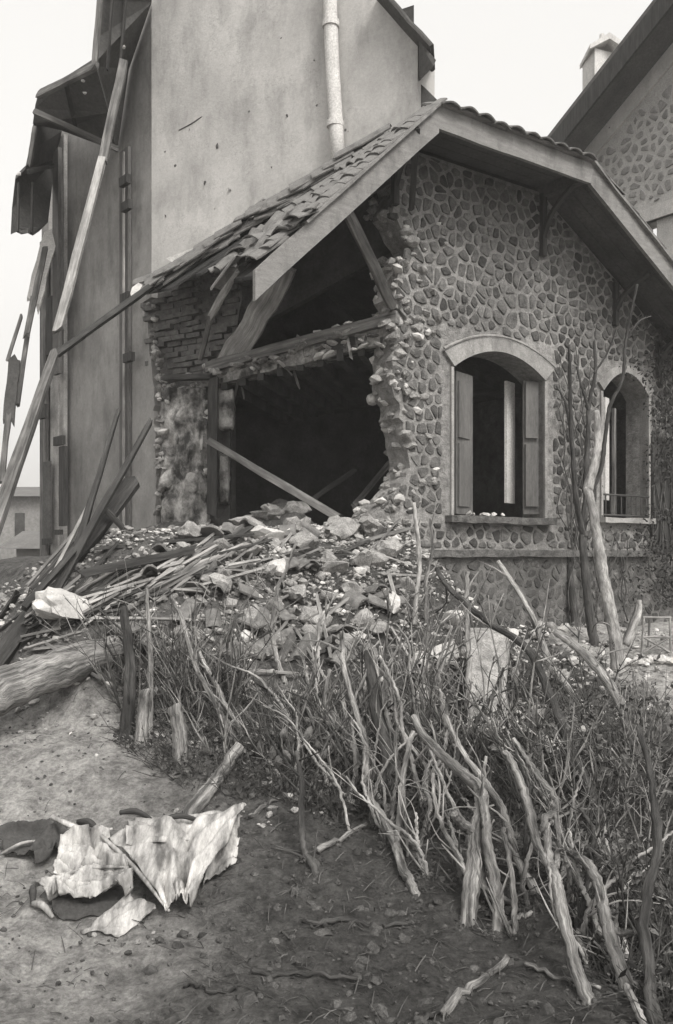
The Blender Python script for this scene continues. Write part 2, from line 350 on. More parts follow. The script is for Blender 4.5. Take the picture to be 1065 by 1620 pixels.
# ------------------------------------------------------------ ground
YB = [(0,-1.64),(3,-1.55),(4.2,-1.34),(5.2,-1.08),(8,-.93),(10,-.86),(14,-.95),(60,-1.0)]
ET = [(.9,-1.05),(1.6,-.75),(2.1,-.25),(2.7,.12),(3.4,.20),(5.1,.20),(5.5,-.05),(5.9,-.5),(6.4,-.75),(9,-.9)]
def hgt(x, y, detail=True):
    e = interp(y, YB)
    pn = x*NW.x+y*NW.y; s = x*DW.x+y*DW.y; q = W.c-pn
    if y > 3 and y < 16 and s < 12:
        et = interp(s, ET); t = et-.72*max(0, q-.35)
        if q < -.1: t = et-.25*min(1, (-q-.1)) if not 4.1 < s < 5.8 else et-.12+min(1, (s-4.1)/.4, (5.8-s)/.4)*.28*min(1.2, max(0, -q-.5))*(1+.8*math.sin(s*4.1+q))
        if q < -5: t = -2
        k = .22; h_ = max(k-abs(e-t), 0)/k; e = max(e, t)+h_*h_*k*.25
    # low bank with hedge stumps in front of the cottage
    if detail:
        near = 1/(1+max(0, y-9)*.4)
        e += near*(.05*noise.noise(Vector((x*.9, y*.9, 3)))*2+.03*noise.noise(Vector((x*3, y*3, 1)))+.026*noise.noise(Vector((x*8, y*8, 5)))+.016*noise.noise(Vector((x*19,y*19,2))))
        if x > -.6 and 4.6 < y < 8: e += .06*noise.noise(Vector((x*2.2, y*2.2, 9)))
    return e+EYE
def gdepth(px, py, up=0., d0=2., d1=40.):
    """depth at which the ray through a pixel meets the ground raised by up"""
    d = d0; step = .04
    while d < d1:
        v = P(px, py, d)
        if v.z <= hgt(v.x, v.y)+up:
            lo, hi = d-step, d
            for _ in range(8):
                mdd = (lo+hi)/2; v = P(px, py, mdd)
                if v.z <= hgt(v.x, v.y)+up: hi = mdd
                else: lo = mdd
            return hi
        step = .04 if d < 12 else .4
        d += step
    return d1
def gp(px, py, up=0.): return P(px, py, gdepth(px, py, up))
def on(x, y, dz=0.): return Vector((x, y, hgt(x, y)+dz))
xs, ys = [], []
v = -3.2
while v < 5.2: xs.append(v); v += .035
a, st = -3.2, .035
while a > -400: st *= 1.22; a -= st; xs.insert(0, a)
a, st = xs[-1], .035
while a < 400: st *= 1.22; a += st; xs.append(a)
v = 2.2
while v < 9.6: ys.append(v); v += .035+.004*max(0, v-5)
a, st = 2.2, .05
while a > -60: st *= 1.35; a -= st; ys.insert(0, a)
a, st = ys[-1], .06
while a < 900: st *= 1.22; a += st; ys.append(a)
vs = [(x, y, hgt(x, y)) for y in ys for x in xs]; nx = len(xs)
fs = [(j*nx+i, j*nx+i+1, (j+1)*nx+i+1, (j+1)*nx+i) for j in range(len(ys)-1) for i in range(nx-1)]
tag(obj('ground', vs, fs, M_ground, smooth=True), kind='structure')
# pale far hill behind the garden on the left
vs, fs = [], []
for i in range(60):
    x = -160+i*5; h = 10+4*noise.noise(Vector((x*.03, 0, 0)))+1.2*noise.noise(Vector((x*.15, 2, 0)))
    for k, (yy, hh) in enumerate(((120, -2), (150, h*.7), (180, h), (240, h*.5))): vs.append((x, yy, hh))
for i in range(59):
    for k in range(3): a = i*4+k; fs.append((a, a+4, a+5, a+1))
tag(obj('hill', vs, fs, M_hill, smooth=True), kind='structure')

# ------------------------------------------------------------ stone laying (irregular polygonal rubble, each stone a piece)
def clip(poly, nx_, ny_, c):
    o = []
    n = len(poly)
    for i in range(n):
        a = poly[i]; b = poly[(i+1) % n]
        da = a[0]*nx_+a[1]*ny_-c; db = b[0]*nx_+b[1]*ny_-c
        if da <= 0: o.append(a)
        if (da < 0 < db) or (db < 0 < da):
            t = da/(da-db); o.append((a[0]+(b[0]-a[0])*t, a[1]+(b[1]-a[1])*t))
    return o
def voronoi(x0, x1, z0, z1, size, seed, aspect=1.25):
    rnd = random.Random(seed); pts = []
    nx_ = int((x1-x0)/(size*aspect))+1; nz_ = int((z1-z0)/size)+1
    for j in range(nz_):
        for i in range(nx_):
            if rnd.random() < .15: continue
            pts.append((x0+(i+.5*(j % 2)+.5+rnd.uniform(-.42,.42))*size*aspect, z0+(j+.5+rnd.uniform(-.36,.36))*size))
    cells = []
    for i, p in enumerate(pts):
        near = sorted((q for q in pts if q is not p and abs(q[0]-p[0]) < size*3.2 and abs(q[1]-p[1]) < size*3.2), key=lambda q: (q[0]-p[0])**2+(q[1]-p[1])**2)[:16]
        c = [(p[0]-size*2,p[1]-size*2),(p[0]+size*2,p[1]-size*2),(p[0]+size*2,p[1]+size*2),(p[0]-size*2,p[1]+size*2)]
        for q in near:
            nxx, nyy = q[0]-p[0], q[1]-p[1]
            c = clip(c, nxx, nyy, (q[0]**2+q[1]**2-p[0]**2-p[1]**2)/2)
            if len(c) < 3: break
        if len(c) >= 3: cells.append((p, c))
    return cells
def inside(p, poly):
    r = False; n = len(poly)
    for i in range(n):
        a, b = poly[i], poly[(i+1) % n]
        if (a[1] > p[1]) != (b[1] > p[1]) and p[0] < (b[0]-a[0])*(p[1]-a[1])/(b[1]-a[1])+a[0]: r = not r
    return r
def stone_mesh(wall, poly, off, proud, gap, rnd):
    cx = sum(p[0] for p in poly)/len(poly); cz = sum(p[1] for p in poly)/len(poly)
    # shrink by the joint, drop tiny edges, knock corners off
    pts = []; gap = gap*rnd.uniform(.7,1.75)
    for p in poly:
        dx, dz = p[0]-cx, p[1]-cz; l = math.hypot(dx, dz)
        if l < gap*1.6: continue
        k = (l-gap*rnd.uniform(.8,1.6))/l; pts.append((cx+dx*k, cz+dz*k))
    cl = []
    for i, p in enumerate(pts):
        q = pts[i-1]
        if math.hypot(p[0]-q[0], p[1]-q[1]) > .018: cl.append(p)
    if len(cl) < 3: return None
    o = []
    for i, p in enumerate(cl):
        a = cl[i-1]; b = cl[(i+1) % len(cl)]
        t = .16
        jj = .004
        o.append((p[0]+(a[0]-p[0])*t+rnd.uniform(-jj,jj), p[1]+(a[1]-p[1])*t+rnd.uniform(-jj,jj))); o.append((p[0]+(b[0]-p[0])*t+rnd.uniform(-jj,jj), p[1]+(b[1]-p[1])*t+rnd.uniform(-jj,jj)))
    n = len(o); pr = proud*rnd.uniform(.5,1.3)
    tx, tz = rnd.uniform(-.06,.06), rnd.uniform(-.06,.06)
    vs = [wall.xyz(p[0], p[1], off+.012) for p in o]
    vs += [wall.xyz(cx+(p[0]-cx)*.80, cz+(p[1]-cz)*.80, off-pr*.75+(p[0]-cx)*tx+(p[1]-cz)*tz+rnd.uniform(-.1,.1)*pr) for p in o]
    vs.append(wall.xyz(cx+rnd.uniform(-.01,.01), cz, off-pr))
    fs = [(i, (i+1) % n, n+(i+1) % n, n+i) for i in range(n)]+[(n+i, n+(i+1) % n, 2*n) for i in range(n)]
    return vs, fs
def area(p): return abs(sum(p[i-1][0]*p[i][1]-p[i][0]*p[i-1][1] for i in range(len(p))))/2
def lay_stones(wall, outer, rects, size, seed, off, proud, gap, m, parent, cuts=(), limit=300, mfun=None, aspect=1.25):
    rnd = random.Random(seed)
    x0 = min(p[0] for p in outer); x1 = max(p[0] for p in outer); z0 = min(p[1] for p in outer); z1 = max(p[1] for p in outer)
    got = []
    for c, poly in voronoi(x0, x1, z0, z1, size, seed, aspect):
        if not inside(c, outer): continue
        for (a, b, cc) in cuts:
            poly = clip(poly, a, b, cc)
            if len(poly) < 3: break
        if len(poly) < 3: continue
        bad = False
        for (ra, rb, rc, rd) in rects:
            ds = {0: ra-c[0], 1: c[0]-rb, 2: rc-c[1], 3: c[1]-rd}
            k = max(ds, key=ds.get)
            if ds[k] <= 0: bad = True; break
            if k == 0: poly = clip(poly, 1, 0, ra)
            elif k == 1: poly = clip(poly, -1, 0, -rb)
            elif k == 2: poly = clip(poly, 0, 1, rc)
            else: poly = clip(poly, 0, -1, -rd)
            if len(poly) < 3: bad = True; break
        if bad or len(poly) < 3 or area(poly) < size*size*.12: continue
        r = stone_mesh(wall, poly, off, proud, gap, rnd)
        if r: got.append((area(poly)/wall.xyz(c[0], c[1]).y**2, c, r))
    got.sort(key=lambda g: -g[0])
    rest = MB()
    for i, (a, c, (vs, fs)) in enumerate(got):
        if i < limit: obj('stone', vs, fs, mfun(c, rnd) if mfun else m, parent)
        else: rest.add(vs, fs)
    if rest.v: tag(rest.build('small_stones', m, parent), kind='stuff')
    return len(got)

# ------------------------------------------------------------ the cottage
CT = W.at(800, 1000); cott = empty('stone_cottage', (CT.x, CT.y, hgt(CT.x, CT.y)), label='small rubble stone cottage with its left half torn open and a clipped tiled gable roof', cat='house')
A_ = B.uv(690, 170); B_ = B.uv(930, 260); C_ = B.uv(400, 428); D_ = B.uv(1065, 430)
B_ = (B_[0], A_[1]); E_ = (D_[0]+1.4, D_[1]-.82*1.4*.75)
BT = .10
wtop = [(D_[0]+1.4, E_[1]-BT-.05), (D_[0], D_[1]-BT), (B_[0]-.02, B_[1]-BT), (A_[0], A_[1]-BT)]
# broken left edge of the wall, top to bottom, from the picture
edgepx = [(633,262),(628,300),(622,340),(640,372),(655,398),(632,412),(628,440),(622,470),(640,498),(648,512),(624,520),(622,560),(618,600),(630,640),(640,690),(650,738),(622,786),(576,826),(545,838),(520,880),(510,960)]
edge = jag([W.uv(x, y) for x, y in edgepx], .022, .06, 4)
foot = EYE-1.2
wl = [(E_[0], foot)]+wtop+[(p[0], min(p[1], A_[1]-BT-.1)) for p in edge]+[(edge[-1][0], foot)]
# window 1 and 2 openings
def arch(sL, sR, z0, zs, zc, n=12):
    """closed loop: sill, up the right, over the segmental arch, down the left"""
    o = [(sL, z0), (sR, z0)]
    for i in range(n+1):
        t = i/n; a = sR+(sL-sR)*t; o.append((a, zs+(zc-zs)*(1-(2*t-1)**2)))
    return o
w1L, w1R = W.uv(716, 700)[0], W.uv(860, 700)[0]
w1b = W.uv(790, 818)[1]; w1s = W.uv(716, 580)[1]; w1c = W.uv(788, 562)[1]+.03
w2L, w2R = W.uv(952, 700)[0], W.uv(1024, 700)[0]
w2b = W.uv(990, 820)[1]; w2s = W.uv(952, 618)[1]; w2c = W.uv(986, 590)[1]
op1 = arch(w1L, w1R, w1b, w1s, w1c); op2 = arch(w2L, w2R, w2b, w2s, w2c)
extr('wall', W, [wl, op1, op2], 0, .30, M_mortar, cott)
zstr = EYE+.0
rects = [(w1L-.14, w1R+.14, w1b-.06, w1c+.17), (w2L-.08, w2R+.08, w2b-.06, w2c+.12), (-99, 99, zstr-.045, zstr+.045), (-99, 99, w1b-.075, w1b+.0)]
cuts = []
def lncut(p, q, side):   # keep the side below line p-q
    nx_, nz_ = -(q[1]-p[1]), q[0]-p[0]
    if nz_ < 0: nx_, nz_ = -nx_, -nz_
    return (nx_, nz_, nx_*p[0]+nz_*p[1])
top1 = [(p[0], p[1]) for p in wl]
def stone_pick(c, rnd):
    return M_stoneD if c[1] < zstr else M_stone
n1 = lay_stones(W, [(p[0]-.0, p[1]) for p in wl], rects, .102, 11, 0, .017, .0072, M_stone, cott, cuts=[lncut((B_[0],B_[1]-BT-.02),(A_[0],B_[1]-BT-.02),0), lncut((B_[0],B_[1]-BT-.02),(D_[0],D_[1]-BT-.02),0)], limit=300, mfun=stone_pick)
# damp plinth face below the string course
plx = [W.uv(598, 900)[0], E_[0]]
extr('plinth_face', W, [[(plx[0], foot), (plx[1], foot), (plx[1], zstr-.04), (plx[0]+.03, zstr-.04), (plx[0]-.05, zstr-.3)]], -.004, .0, M_mortarD, cott)
def bar(name, wall, s0, s1, z0, z1, o0, o1, m, parent, seg=10, rough=.006, seed=0):
    rnd = random.Random(seed+3); vs, fs = [], []
    for i in range(seg+1):
        a = s0+(s1-s0)*i/seg
        for (z, o) in ((z0,o1),(z0,o0),(z1,o0),(z1,o1)):
            vs.append(wall.xyz(a, z+rnd.uniform(-rough,rough), o+(rnd.uniform(-rough,rough) if o == o0 else 0)))
    for i in range(seg):
        for k in range(4): a = i*4+k; b = i*4+(k+1) % 4; fs.append((a,b,b+4,a+4))
    fs += [(3,2,1,0), (seg*4,seg*4+1,seg*4+2,seg*4+3)]
    return obj(name, vs, fs, m, parent)
bar('string_course', W, W.uv(590,875)[0], W.uv(1024,875)[0], zstr-.038, zstr+.03, -.07, .02, M_stone, cott, 24)
bar('window_sill', W, w1L-.10, w1R+.10, w1b-.07, w1b, -.10, .2, M_stone, cott, 14, seed=3)
bar('window_sill', W, w2L-.05, w2R+.05, w2b-.06, w2b, -.09, .2, M_trim, cott, 8, seed=5)
def surround(sL, sR, zb, zs, zc, wd, parent, vou, o0=-.035, jamb=.035):
    # arch in voussoirs plus slim jamb strips
    def pt(t, r): a = sL-r*(1)+(sR-sL+2*r)*t; return (a, zs+(zc-zs)*(1-(2*t-1)**2)+r)
    for k in range(vou):
        lo = []; n = 5
        for i in range(n+1): lo.append(pt((k+i/n*(.992))/vou, 0))
        up = [pt((k+i/n*(.992))/vou, wd) for i in range(n, -1, -1)]
        extr('arch_stone', W, [lo+up], o0, .1, M_trim, parent)
    for a0, a1 in ((sL-jamb, sL), (sR, sR+jamb)):
        bar('window_jamb', W, a0, a1, zb, zs-.004, o0+.01, .1, M_trim, parent, 2, .003)
surround(w1L, w1R, w1b+.002, w1s, w1c, .13, cott, 5)
surround(w2L, w2R, w2b+.002, w2s, w2c, .085, cott, 3)
# moulding line over arch 1
mv, mf = [], []
pts = []
for i in range(25):
    t = i/24; r = .145; a = w1L-r+(w1R-w1L+2*r)*t; pts.append(W.xyz(a, w1s+(w1c-w1s)*(1-(2*t-1)**2)+r+.01, -.04))
obj('hood_mould', *tube(pts, [.013]*25, 6, .05, sub=1), M_trim, cott)
# shutters of window 1: a leaf on each side folded into the reveal, slatted
def leaf(pxa, pya, pxb, pyb, oA, oB, m, name='shutter', parent=cott, slats=0, zt=None):
    """upright leaf between two pixel columns on the wall; oA, oB its two depths"""
    a0 = W.uv(pxa, 700, oA)[0]; a1 = W.uv(pxb, 700, oB)[0]
    z0 = W.uv(pxa, pyb)[1]; z1 = W.uv(pxa, pya)[1]
    pA = W.xyz(a0, z0, oA); pB = W.xyz(a1, z0, oB); ax = pB-pA; up = Vector((0,0,z1-z0))
    nn = Vector((-ax.y, ax.x, 0)).normalized()*.03
    e = empty(name, pA) if False else None
    b = obj(name, *box8(pA, ax, nn, up), m, parent)
    if slats:
        for k in range(slats):
            zz = z0+(z1-z0)*(.04+.92*k/slats)
            q = Vector((pA.x, pA.y, zz))+ax*.14-nn*.6
            obj('slat', *box8(q, ax*.72, nn*.55, Vector((0,0,(z1-z0)/slats*.62))), m, b)
    return b
leaf(722, 584, 748, 812, .06, .16, M_shut)
leaf(828, 596, 856, 812, .14, .06, M_shut)
for (xa, xb, oa, ob) in ((727,744,.045,.13),(832,852,.105,.045)):
    for (ya, yb) in ((600,690),(700,800)): leaf(xa, ya, xb, yb, oa, ob, M_shut, name='shutter_panel')
leaf(802, 590, 815, 792, .30, .36, M_white, name='casement_stile')
leaf(958, 626, 964, 790, .05, .10, M_white, name='casement_stile')
leaf(1008, 742, 1019, 790, .14, .10, M_white, name='casement_stile')
leaf(972, 640, 975, 815, .16, .18, M_wood, name='casement_stile')
# small iron rail across the foot of window 2
rail = empty('window_rail', W.xyz(w2L, w2b, -.02)); rail.parent = cott; rail.location = W.xyz(w2L, w2b, -.02)-cott.location
def sub(name, vs, fs, m, par):   # a child of an Empty that is itself a child of the cottage
    o = obj(name, vs, fs, m); o.parent = par; o.matrix_parent_inverse = Matrix.Identity(4); o.location = -(par.location+par.parent.location); return o
for zz in (w2b+.03, w2b+.26):
    sub('rail_bar', *tube([W.xyz(w2L, zz, -.02), W.xyz(w2R, zz, -.02)], [.012,.012], 6, .05), M_woodD, rail)
for k in range(9):
    a = w2L+(w2R-w2L)*(k+.5)/9
    sub('baluster', *tube([W.xyz(a, w2b+.03, -.02), W.xyz(a, w2b+.26, -.02)], [.008,.008], 5, .05), M_woodD, rail)
# loose plaster on the sill of window 1
for k in range(9):
    a = w1L+.18+.06*k+random.uniform(-.02,.02)
    obj('plaster_lump', *rock(W.xyz(a, w1b+.02, random.uniform(-.06,.05)), random.uniform(.02,.045), (1.3,1,.8), k+50), M_rubL, cott)
# dark boarded door leaf at the far right of the cottage front
da, db = W.uv(1027, 700)[0], W.uv(1100, 700)[0]
for k in range(5):
    a0 = da+(db-da)*k/5
    obj('door_board', *box8(W.xyz(a0+.004, EYE-.0+.02, -.045), W.xyz(a0+(db-da)/5-.004, EYE+.02, -.045)-W.xyz(a0+.004, EYE+.02, -.045), W.xyz(a0, EYE, 0)-W.xyz(a0, EYE, -.035), Vector((0,0,1.35))), M_woodD, cott)
# rubble core showing along the torn edge
rnd = random.Random(21)
for i, (a, z) in enumerate(edge):
    if z < EYE-.1: continue
    for k in range(2):
        r = rnd.uniform(.035,.085)
        obj('edge_stone', *rock(W.xyz(a+rnd.uniform(-.03,.07), z+rnd.uniform(-.04,.04), rnd.uniform(-.02,.38)), r, (1.25,1,.8), i*3+k), M_rub if rnd.random() < .7 else M_rubL, cott)
for k in range(95):
    a, z = edge[rnd.randrange(len(edge))]; a += abs(rnd.gauss(.05,.22)); z += rnd.uniform(-.08,.08)
    if z < EYE+.05 or z > A_[1]-.6 or (a > w1L-.16 and w1b-.1 < z < w1c+.2): continue
    r = rnd.uniform(.03,.075)
    obj('edge_stone', *rock(W.xyz(a, z, rnd.uniform(-.015,.02)), r, (1.3,.8,.75), 5000+k), M_rub if rnd.random() < .8 else M_rubL, cott)
# side and back walls of the cottage, floor slab of the attic
def vert_wall(name, a, b, z0, z1, th, m, parent):
    dx = Vector((b[0]-a[0], b[1]-a[1], 0)); nn = Vector((-dx.y, dx.x, 0)).normalized()*th
    return obj(name, *box8(Vector((a[0], a[1], z0)), dx, nn, Vector((0,0,z1-z0))), m, parent)
pr = W.xyz(E_[0], 0, .0); pb = pr+Vector((NW.x, NW.y, 0))*4.2
vert_wall('side_wall', (pr.x,pr.y), (pb.x,pb.y), foot, E_[1]+.08, .3, M_mortarD, cott)
pm = W.xyz(W.uv(690,700)[0], 0, .425)
# roof profile
def prof(name, pts, o0, o1, th, m, parent):
    """strip following the roof profile (s,z), from off o0 to o1 (relative to W), th thick below"""
    vs, fs = [], []
    for a, z in pts: vs += [W.xyz(a, z, o0), W.xyz(a, z, o1), W.xyz(a, z-th, o1), W.xyz(a, z-th, o0)]
    for i in range(len(pts)-1):
        for k in range(4): a = i*4+k; b = i*4+(k+1) % 4; fs.append((a,b,b+4,a+4))
    n = len(pts)*4; fs += [(3,2,1,0),(n-4,n-3,n-2,n-1)]
    return obj(name, vs, fs, m, parent)
OB = B.c-W.c   # -0.6
roofpts = [A_, B_, D_, E_]
# soffit and roof boarding, board by board, parallel to the fascia
def boards(p, q, o0, o1, n, m, name='roof_board', th=.022):
    for i in range(n):
        a = o0+(o1-o0)*i/n; b = o0+(o1-o0)*(i+1)/n-.006
        prof(name, [p, q], a, b, th, m, cott)
boards((A_[0], A_[1]-.02), (B_[0], B_[1]-.02), OB+.03, 1.0, 10, M_eave)
boards((B_[0], B_[1]-.02), (D_[0]+1.4, D_[1]-.02-(B_[1]-D_[1])/(D_[0]-B_[0])*1.4), OB+.03, 1.0, 10, M_eave)
prof('roof_slope', [(A_[0]-.02, A_[1]-.03), (B_[0], B_[1]-.03), (D_[0]+1.4, D_[1]-.03-(B_[1]-D_[1])/(D_[0]-B_[0])*1.4)], 1.0, 4.3, .1, M_eave, cott)
bb = [W.xyz(W.uv(700,700)[0]-.3, 0, 4.2), W.xyz(E_[0], 0, 4.2)]
vert_wall('back_wall', (bb[0].x,bb[0].y), (bb[1].x,bb[1].y), foot, A_[1]-.1, .3, M_shade, cott)
# fascia boards
def fascia(p, q, h, o0, th, seed=0, name='fascia_board'):
    ax = Vector((q[0]-p[0], q[1]-p[1])); 
    n = 8; rnd = random.Random(seed); vs, fs = [], []
    for i in range(n+1):
        t = i/n; a, z = p[0]+ax.x*t, p[1]+ax.y*t; j = rnd.uniform(-.004,.004)
        vs += [W.xyz(a, z+j, o0+th), W.xyz(a, z-h+j, o0+th), W.xyz(a, z-h+j, o0), W.xyz(a, z+j, o0)]
    for i in range(n):
        for k in range(4): a = i*4+k; b = i*4+(k+1) % 4; fs.append((a,b,b+4,a+4))
    fs += [(3,2,1,0),(n*4,n*4+1,n*4+2,n*4+3)]
    return obj(name, vs, fs, M_fascia, cott)
fascia(C_, A_, .235, OB-.04, .04, 1); fascia(A_, B_, .205, OB-.04, .04, 2)
fascia(B_, (D_[0]+1.4, D_[1]-(B_[1]-D_[1])/(D_[0]-B_[0])*1.4), .215, OB-.04, .04, 3)
# pale drip edge on top of the fascia
for (p, q, s0) in ((A_, B_, 0), (B_, (D_[0]+1.4, D_[1]-(B_[1]-D_[1])/(D_[0]-B_[0])*1.4), 0), ((C_[0]+.45, C_[1]+.45*(A_[1]-C_[1])/(A_[0]-C_[0])), A_, 0)):
    vs, fs = plank(W.xyz(p[0], p[1]+.016, OB-.035), W.xyz(q[0], q[1]+.016, OB-.035), .09, .022, seg=8, jag=.05, seed=int(p[0]*10))
    obj('drip_edge', vs, fs, M_fascia, cott)
# left slope of the roof between the fascia line and the tall wall: boarding painted black as the roof void's shade
Tl = [T.at(640, 203, -.03), T.at(222, 462, -.03)]
TC = T.at(240, 452, -.03)
def ruled(u, wv, dz=0.):
    """u: 0 apex .. 1 eaves, wv: 0 fascia .. 1 tall wall"""
    f = W.xyz(A_[0]+(C_[0]-A_[0])*u, A_[1]+(C_[1]-A_[1])*u, OB); b = Tl[0].lerp(Tl[1], u)
    v = f.lerp(b, wv); v.z += dz; return v
nb = 16
for i in range(nb):       # boards run down the slope... laid side by side from fascia to wall
    w0, w1_ = i/nb, (i+.94)/nb
    u1 = 1.0 if i in (0, 1) else (.9-.05*math.sin(i*2.1)-.10*(i % 3)*.5 if i < 11 else .98)
    vs, fs = [], []
    for k in range(7):
        u = u1*k/6
        vs += [ruled(u, w0, -.04), ruled(u, w1_, -.04), ruled(u, w1_, -.065), ruled(u, w0, -.065)]
    for k in range(6):
        for j in range(4): a = k*4+j; b = k*4+(j+1) % 4; fs.append((a,b,b+4,a+4))
    fs += [(3,2,1,0),(24,25,26,27)]
    obj('roof_board', vs, fs, M_shadeboard, cott)
# tiles: gently arched clay tiles
def tile_mesh(nm='roof_tile'):
    vs, fs = [], []
    L_, Wd, H, th = .34, .21, .035, .014
    n = 6
    for sgn, dz in ((0, 0), (0, th)):
        for yy in (0, L_):
            for i in range(n+1):
                t = i/n; vs.append(Vector(((t-.5)*Wd, yy-L_/2, H*math.sin(math.pi*t)+dz+(.02 if yy == 0 else 0))))
    k = n+1
    for i in range(n):
        fs.append((i, i+1, k+i+1, k+i)[::-1]); fs.append((2*k+i, 2*k+i+1, 3*k+i+1, 3*k+i))
        fs.append((i, i+1, 2*k+i+1, 2*k+i)); fs.append((k+i, k+i+1, 3*k+i+1, 3*k+i)[::-1])
    fs.append((0, k, 3*k, 2*k)[::-1]); fs.append((n, k+n, 3*k+n, 2*k+n))
    return mesh(nm, vs, fs, M_tile)
TM = [tile_mesh()]
def put_tile(c, down, across, tilt=0, name='roof_tile', parent=cott, sc_=1., scz=1.):
    """down: direction of the tile's length (towards the eaves)"""
    y = -down.normalized(); x = (across-y*across.dot(y)).normalized(); z = x.cross(y)
    if z.z < 0: x = -x; z = x.cross(y)
    m = Matrix((x, y, z)).transposed()
    r = Matrix.Rotation(random.gauss(0, tilt), 3, 'Z') @ Matrix.Rotation(random.gauss(0, tilt*.7), 3, 'X') @ Matrix.Rotation(random.gauss(0, tilt*.7), 3, 'Y')
    o = link(name, TM[0], parent)
    mm = (m @ r).to_4x4(); mm.translation = c-(parent.location if parent else Vector())
    o.matrix_local = mm; o.scale = (sc_, sc_, sc_*scz)
    return o
nt_ = 0
for i in range(23):           # up the slope
    u = .035+i*.043
    for j in range(11):
        wv = (j+.35)/9 if j < 9 else (.80, .93)[j-9]
        keep = (wv > .74) or (wv < .17) or u < .20+.10*math.sin(j*1.7) or (wv < .40 and u < .62 and (i*7+j*3) % 5 != 0)
        if u > .96 and wv < .8: keep = False
        if not keep or (random.random() < .05) or (u < .09 and wv > .6): continue
        c = ruled(u, wv, (.07 if j > 8 else 0)+random.uniform(-.008,.012)*(3 if wv > .74 else 1)); dn = ruled(u+.05, wv)-ruled(u-.05, wv); ac = ruled(u, wv+.05)-ruled(u, wv-.05)
        put_tile(c, dn, ac, (.16 if wv > .74 and u > .3 else .05) if (wv > .2 or u < .6) else .16); nt_ += 1
# broken tiles slipping over the fascia at the torn end
for k in range(20):
    u = .70+.33*random.random(); wv = random.uniform(-.01,.26)
    put_tile(ruled(u, wv, random.uniform(.02,.09)), ruled(u+.05,wv)-ruled(u-.05,wv), ruled(u,wv+.05)-ruled(u,wv-.05), .38, sc_=random.uniform(.6,1)); nt_ += 1
# tiles over the clipped gable and the right slope
def row(p, q, o, rise, spacing=.2):
    p3, q3 = W.xyz(p[0], p[1], o), W.xyz(q[0], q[1], o); n = int((q3-p3).length/spacing); ax = (q3-p3).normalized()
    for i in range(n):
        c = p3.lerp(q3, (i+.5)/n)+Vector((0,0,.04+rise+random.uniform(-.006,.01)))
        yield c, ax
for j, (o, rs) in enumerate(((OB+.05, 0), (OB+.32, .12), (OB+.60, .24))):
    for k_, (c, ax) in enumerate(row(A_, B_, o, rs)):
        if k_ < 2*j: continue
        put_tile(c, Vector((.58,-.815,-.45)), ax, .05)
for j, o in enumerate((OB+.04, OB+.25)):
    for c, ax in row(B_, E_[0:1]+(D_[1]-(B_[1]-D_[1])/(D_[0]-B_[0])*1.4,), o, 0, .27): put_tile(c, ax, Vector((NW.x,NW.y,0)), .05)
# ridge caps from the apex back to the tall wall, hip caps
# brackets carrying the overhang
def bracket(s_, z_, drop=.62, m=M_woodD):
    a = W.xyz(s_, z_-.12, OB+.12); b = W.xyz(s_, z_-drop, .03); mid = a.lerp(b, .5)+Vector((NW.x,NW.y,0))*.10+Vector((0,0,.03))
    obj('bracket', *tube([a, a.lerp(mid,.6)+Vector((0,0,.02)), mid, b.lerp(mid,.5), b], [.032]*5, 4, .05, sub=2), m, cott)
    obj('bracket_post', *plank(W.xyz(s_, z_-.12, -.03), W.xyz(s_, z_-drop-.06, -.03), .06, .055, up=Vector((NW.x,NW.y,0)), seg=2, jag=.02), m, cott)
bracket(B_[0]-.02, B_[1], .72); bracket(A_[0], A_[1], .62); bracket(D_[0]-.25, D_[1]+.1, .55); bracket(D_[0]+.55, D_[1]-.4, .55)
# purlin ends under the soffit
for (s_, z_) in ((A_[0], A_[1]), (B_[0], B_[1])):
    obj('purlin', *plank(W.xyz(s_, z_-.10, OB+.03), W.xyz(s_, z_-.10, .9), .1, .12, seg=3, jag=.03), M_eave, cott)
# attic braces, torn studs
def wbeam(name, a, b, wpx, m, parent=None, th=.06, seg=5, seed=0, jag_=.3, up=None, bend=0., taper=1.):
    pa, pb_ = P(*a), P(*b); dm = (a[2]+b[2])/2
    u = up if up is not None else Vector((0,1,0))
    return obj(name, *plank(pa, pb_, wpx/F*dm, th, up=u, seg=seg, jag=jag_, seed=seed, bend=bend, taper=taper), m, parent)
wbeam('brace', (549,332,7.55), (620,482,8.5), 15, M_wood, cott, .07, seed=1)
wbeam('brace', (452,420,9.0), (352,590,9.7), 40, M_woodL, cott, .05, seed=2, jag_=.06, seg=9, bend=.045)
wbeam('strut', (374,428,8.3), (334,500,8.9), 10, M_woodL, cott, .04, seed=3)
wbeam('strut', (334,500,8.9), (318,566,9.3), 7, M_wood, cott, .04, seed=4)
wbeam('strut', (660,205,7.9), (651,330,8.5), 9, M_woodD, cott, .05, seed=5)
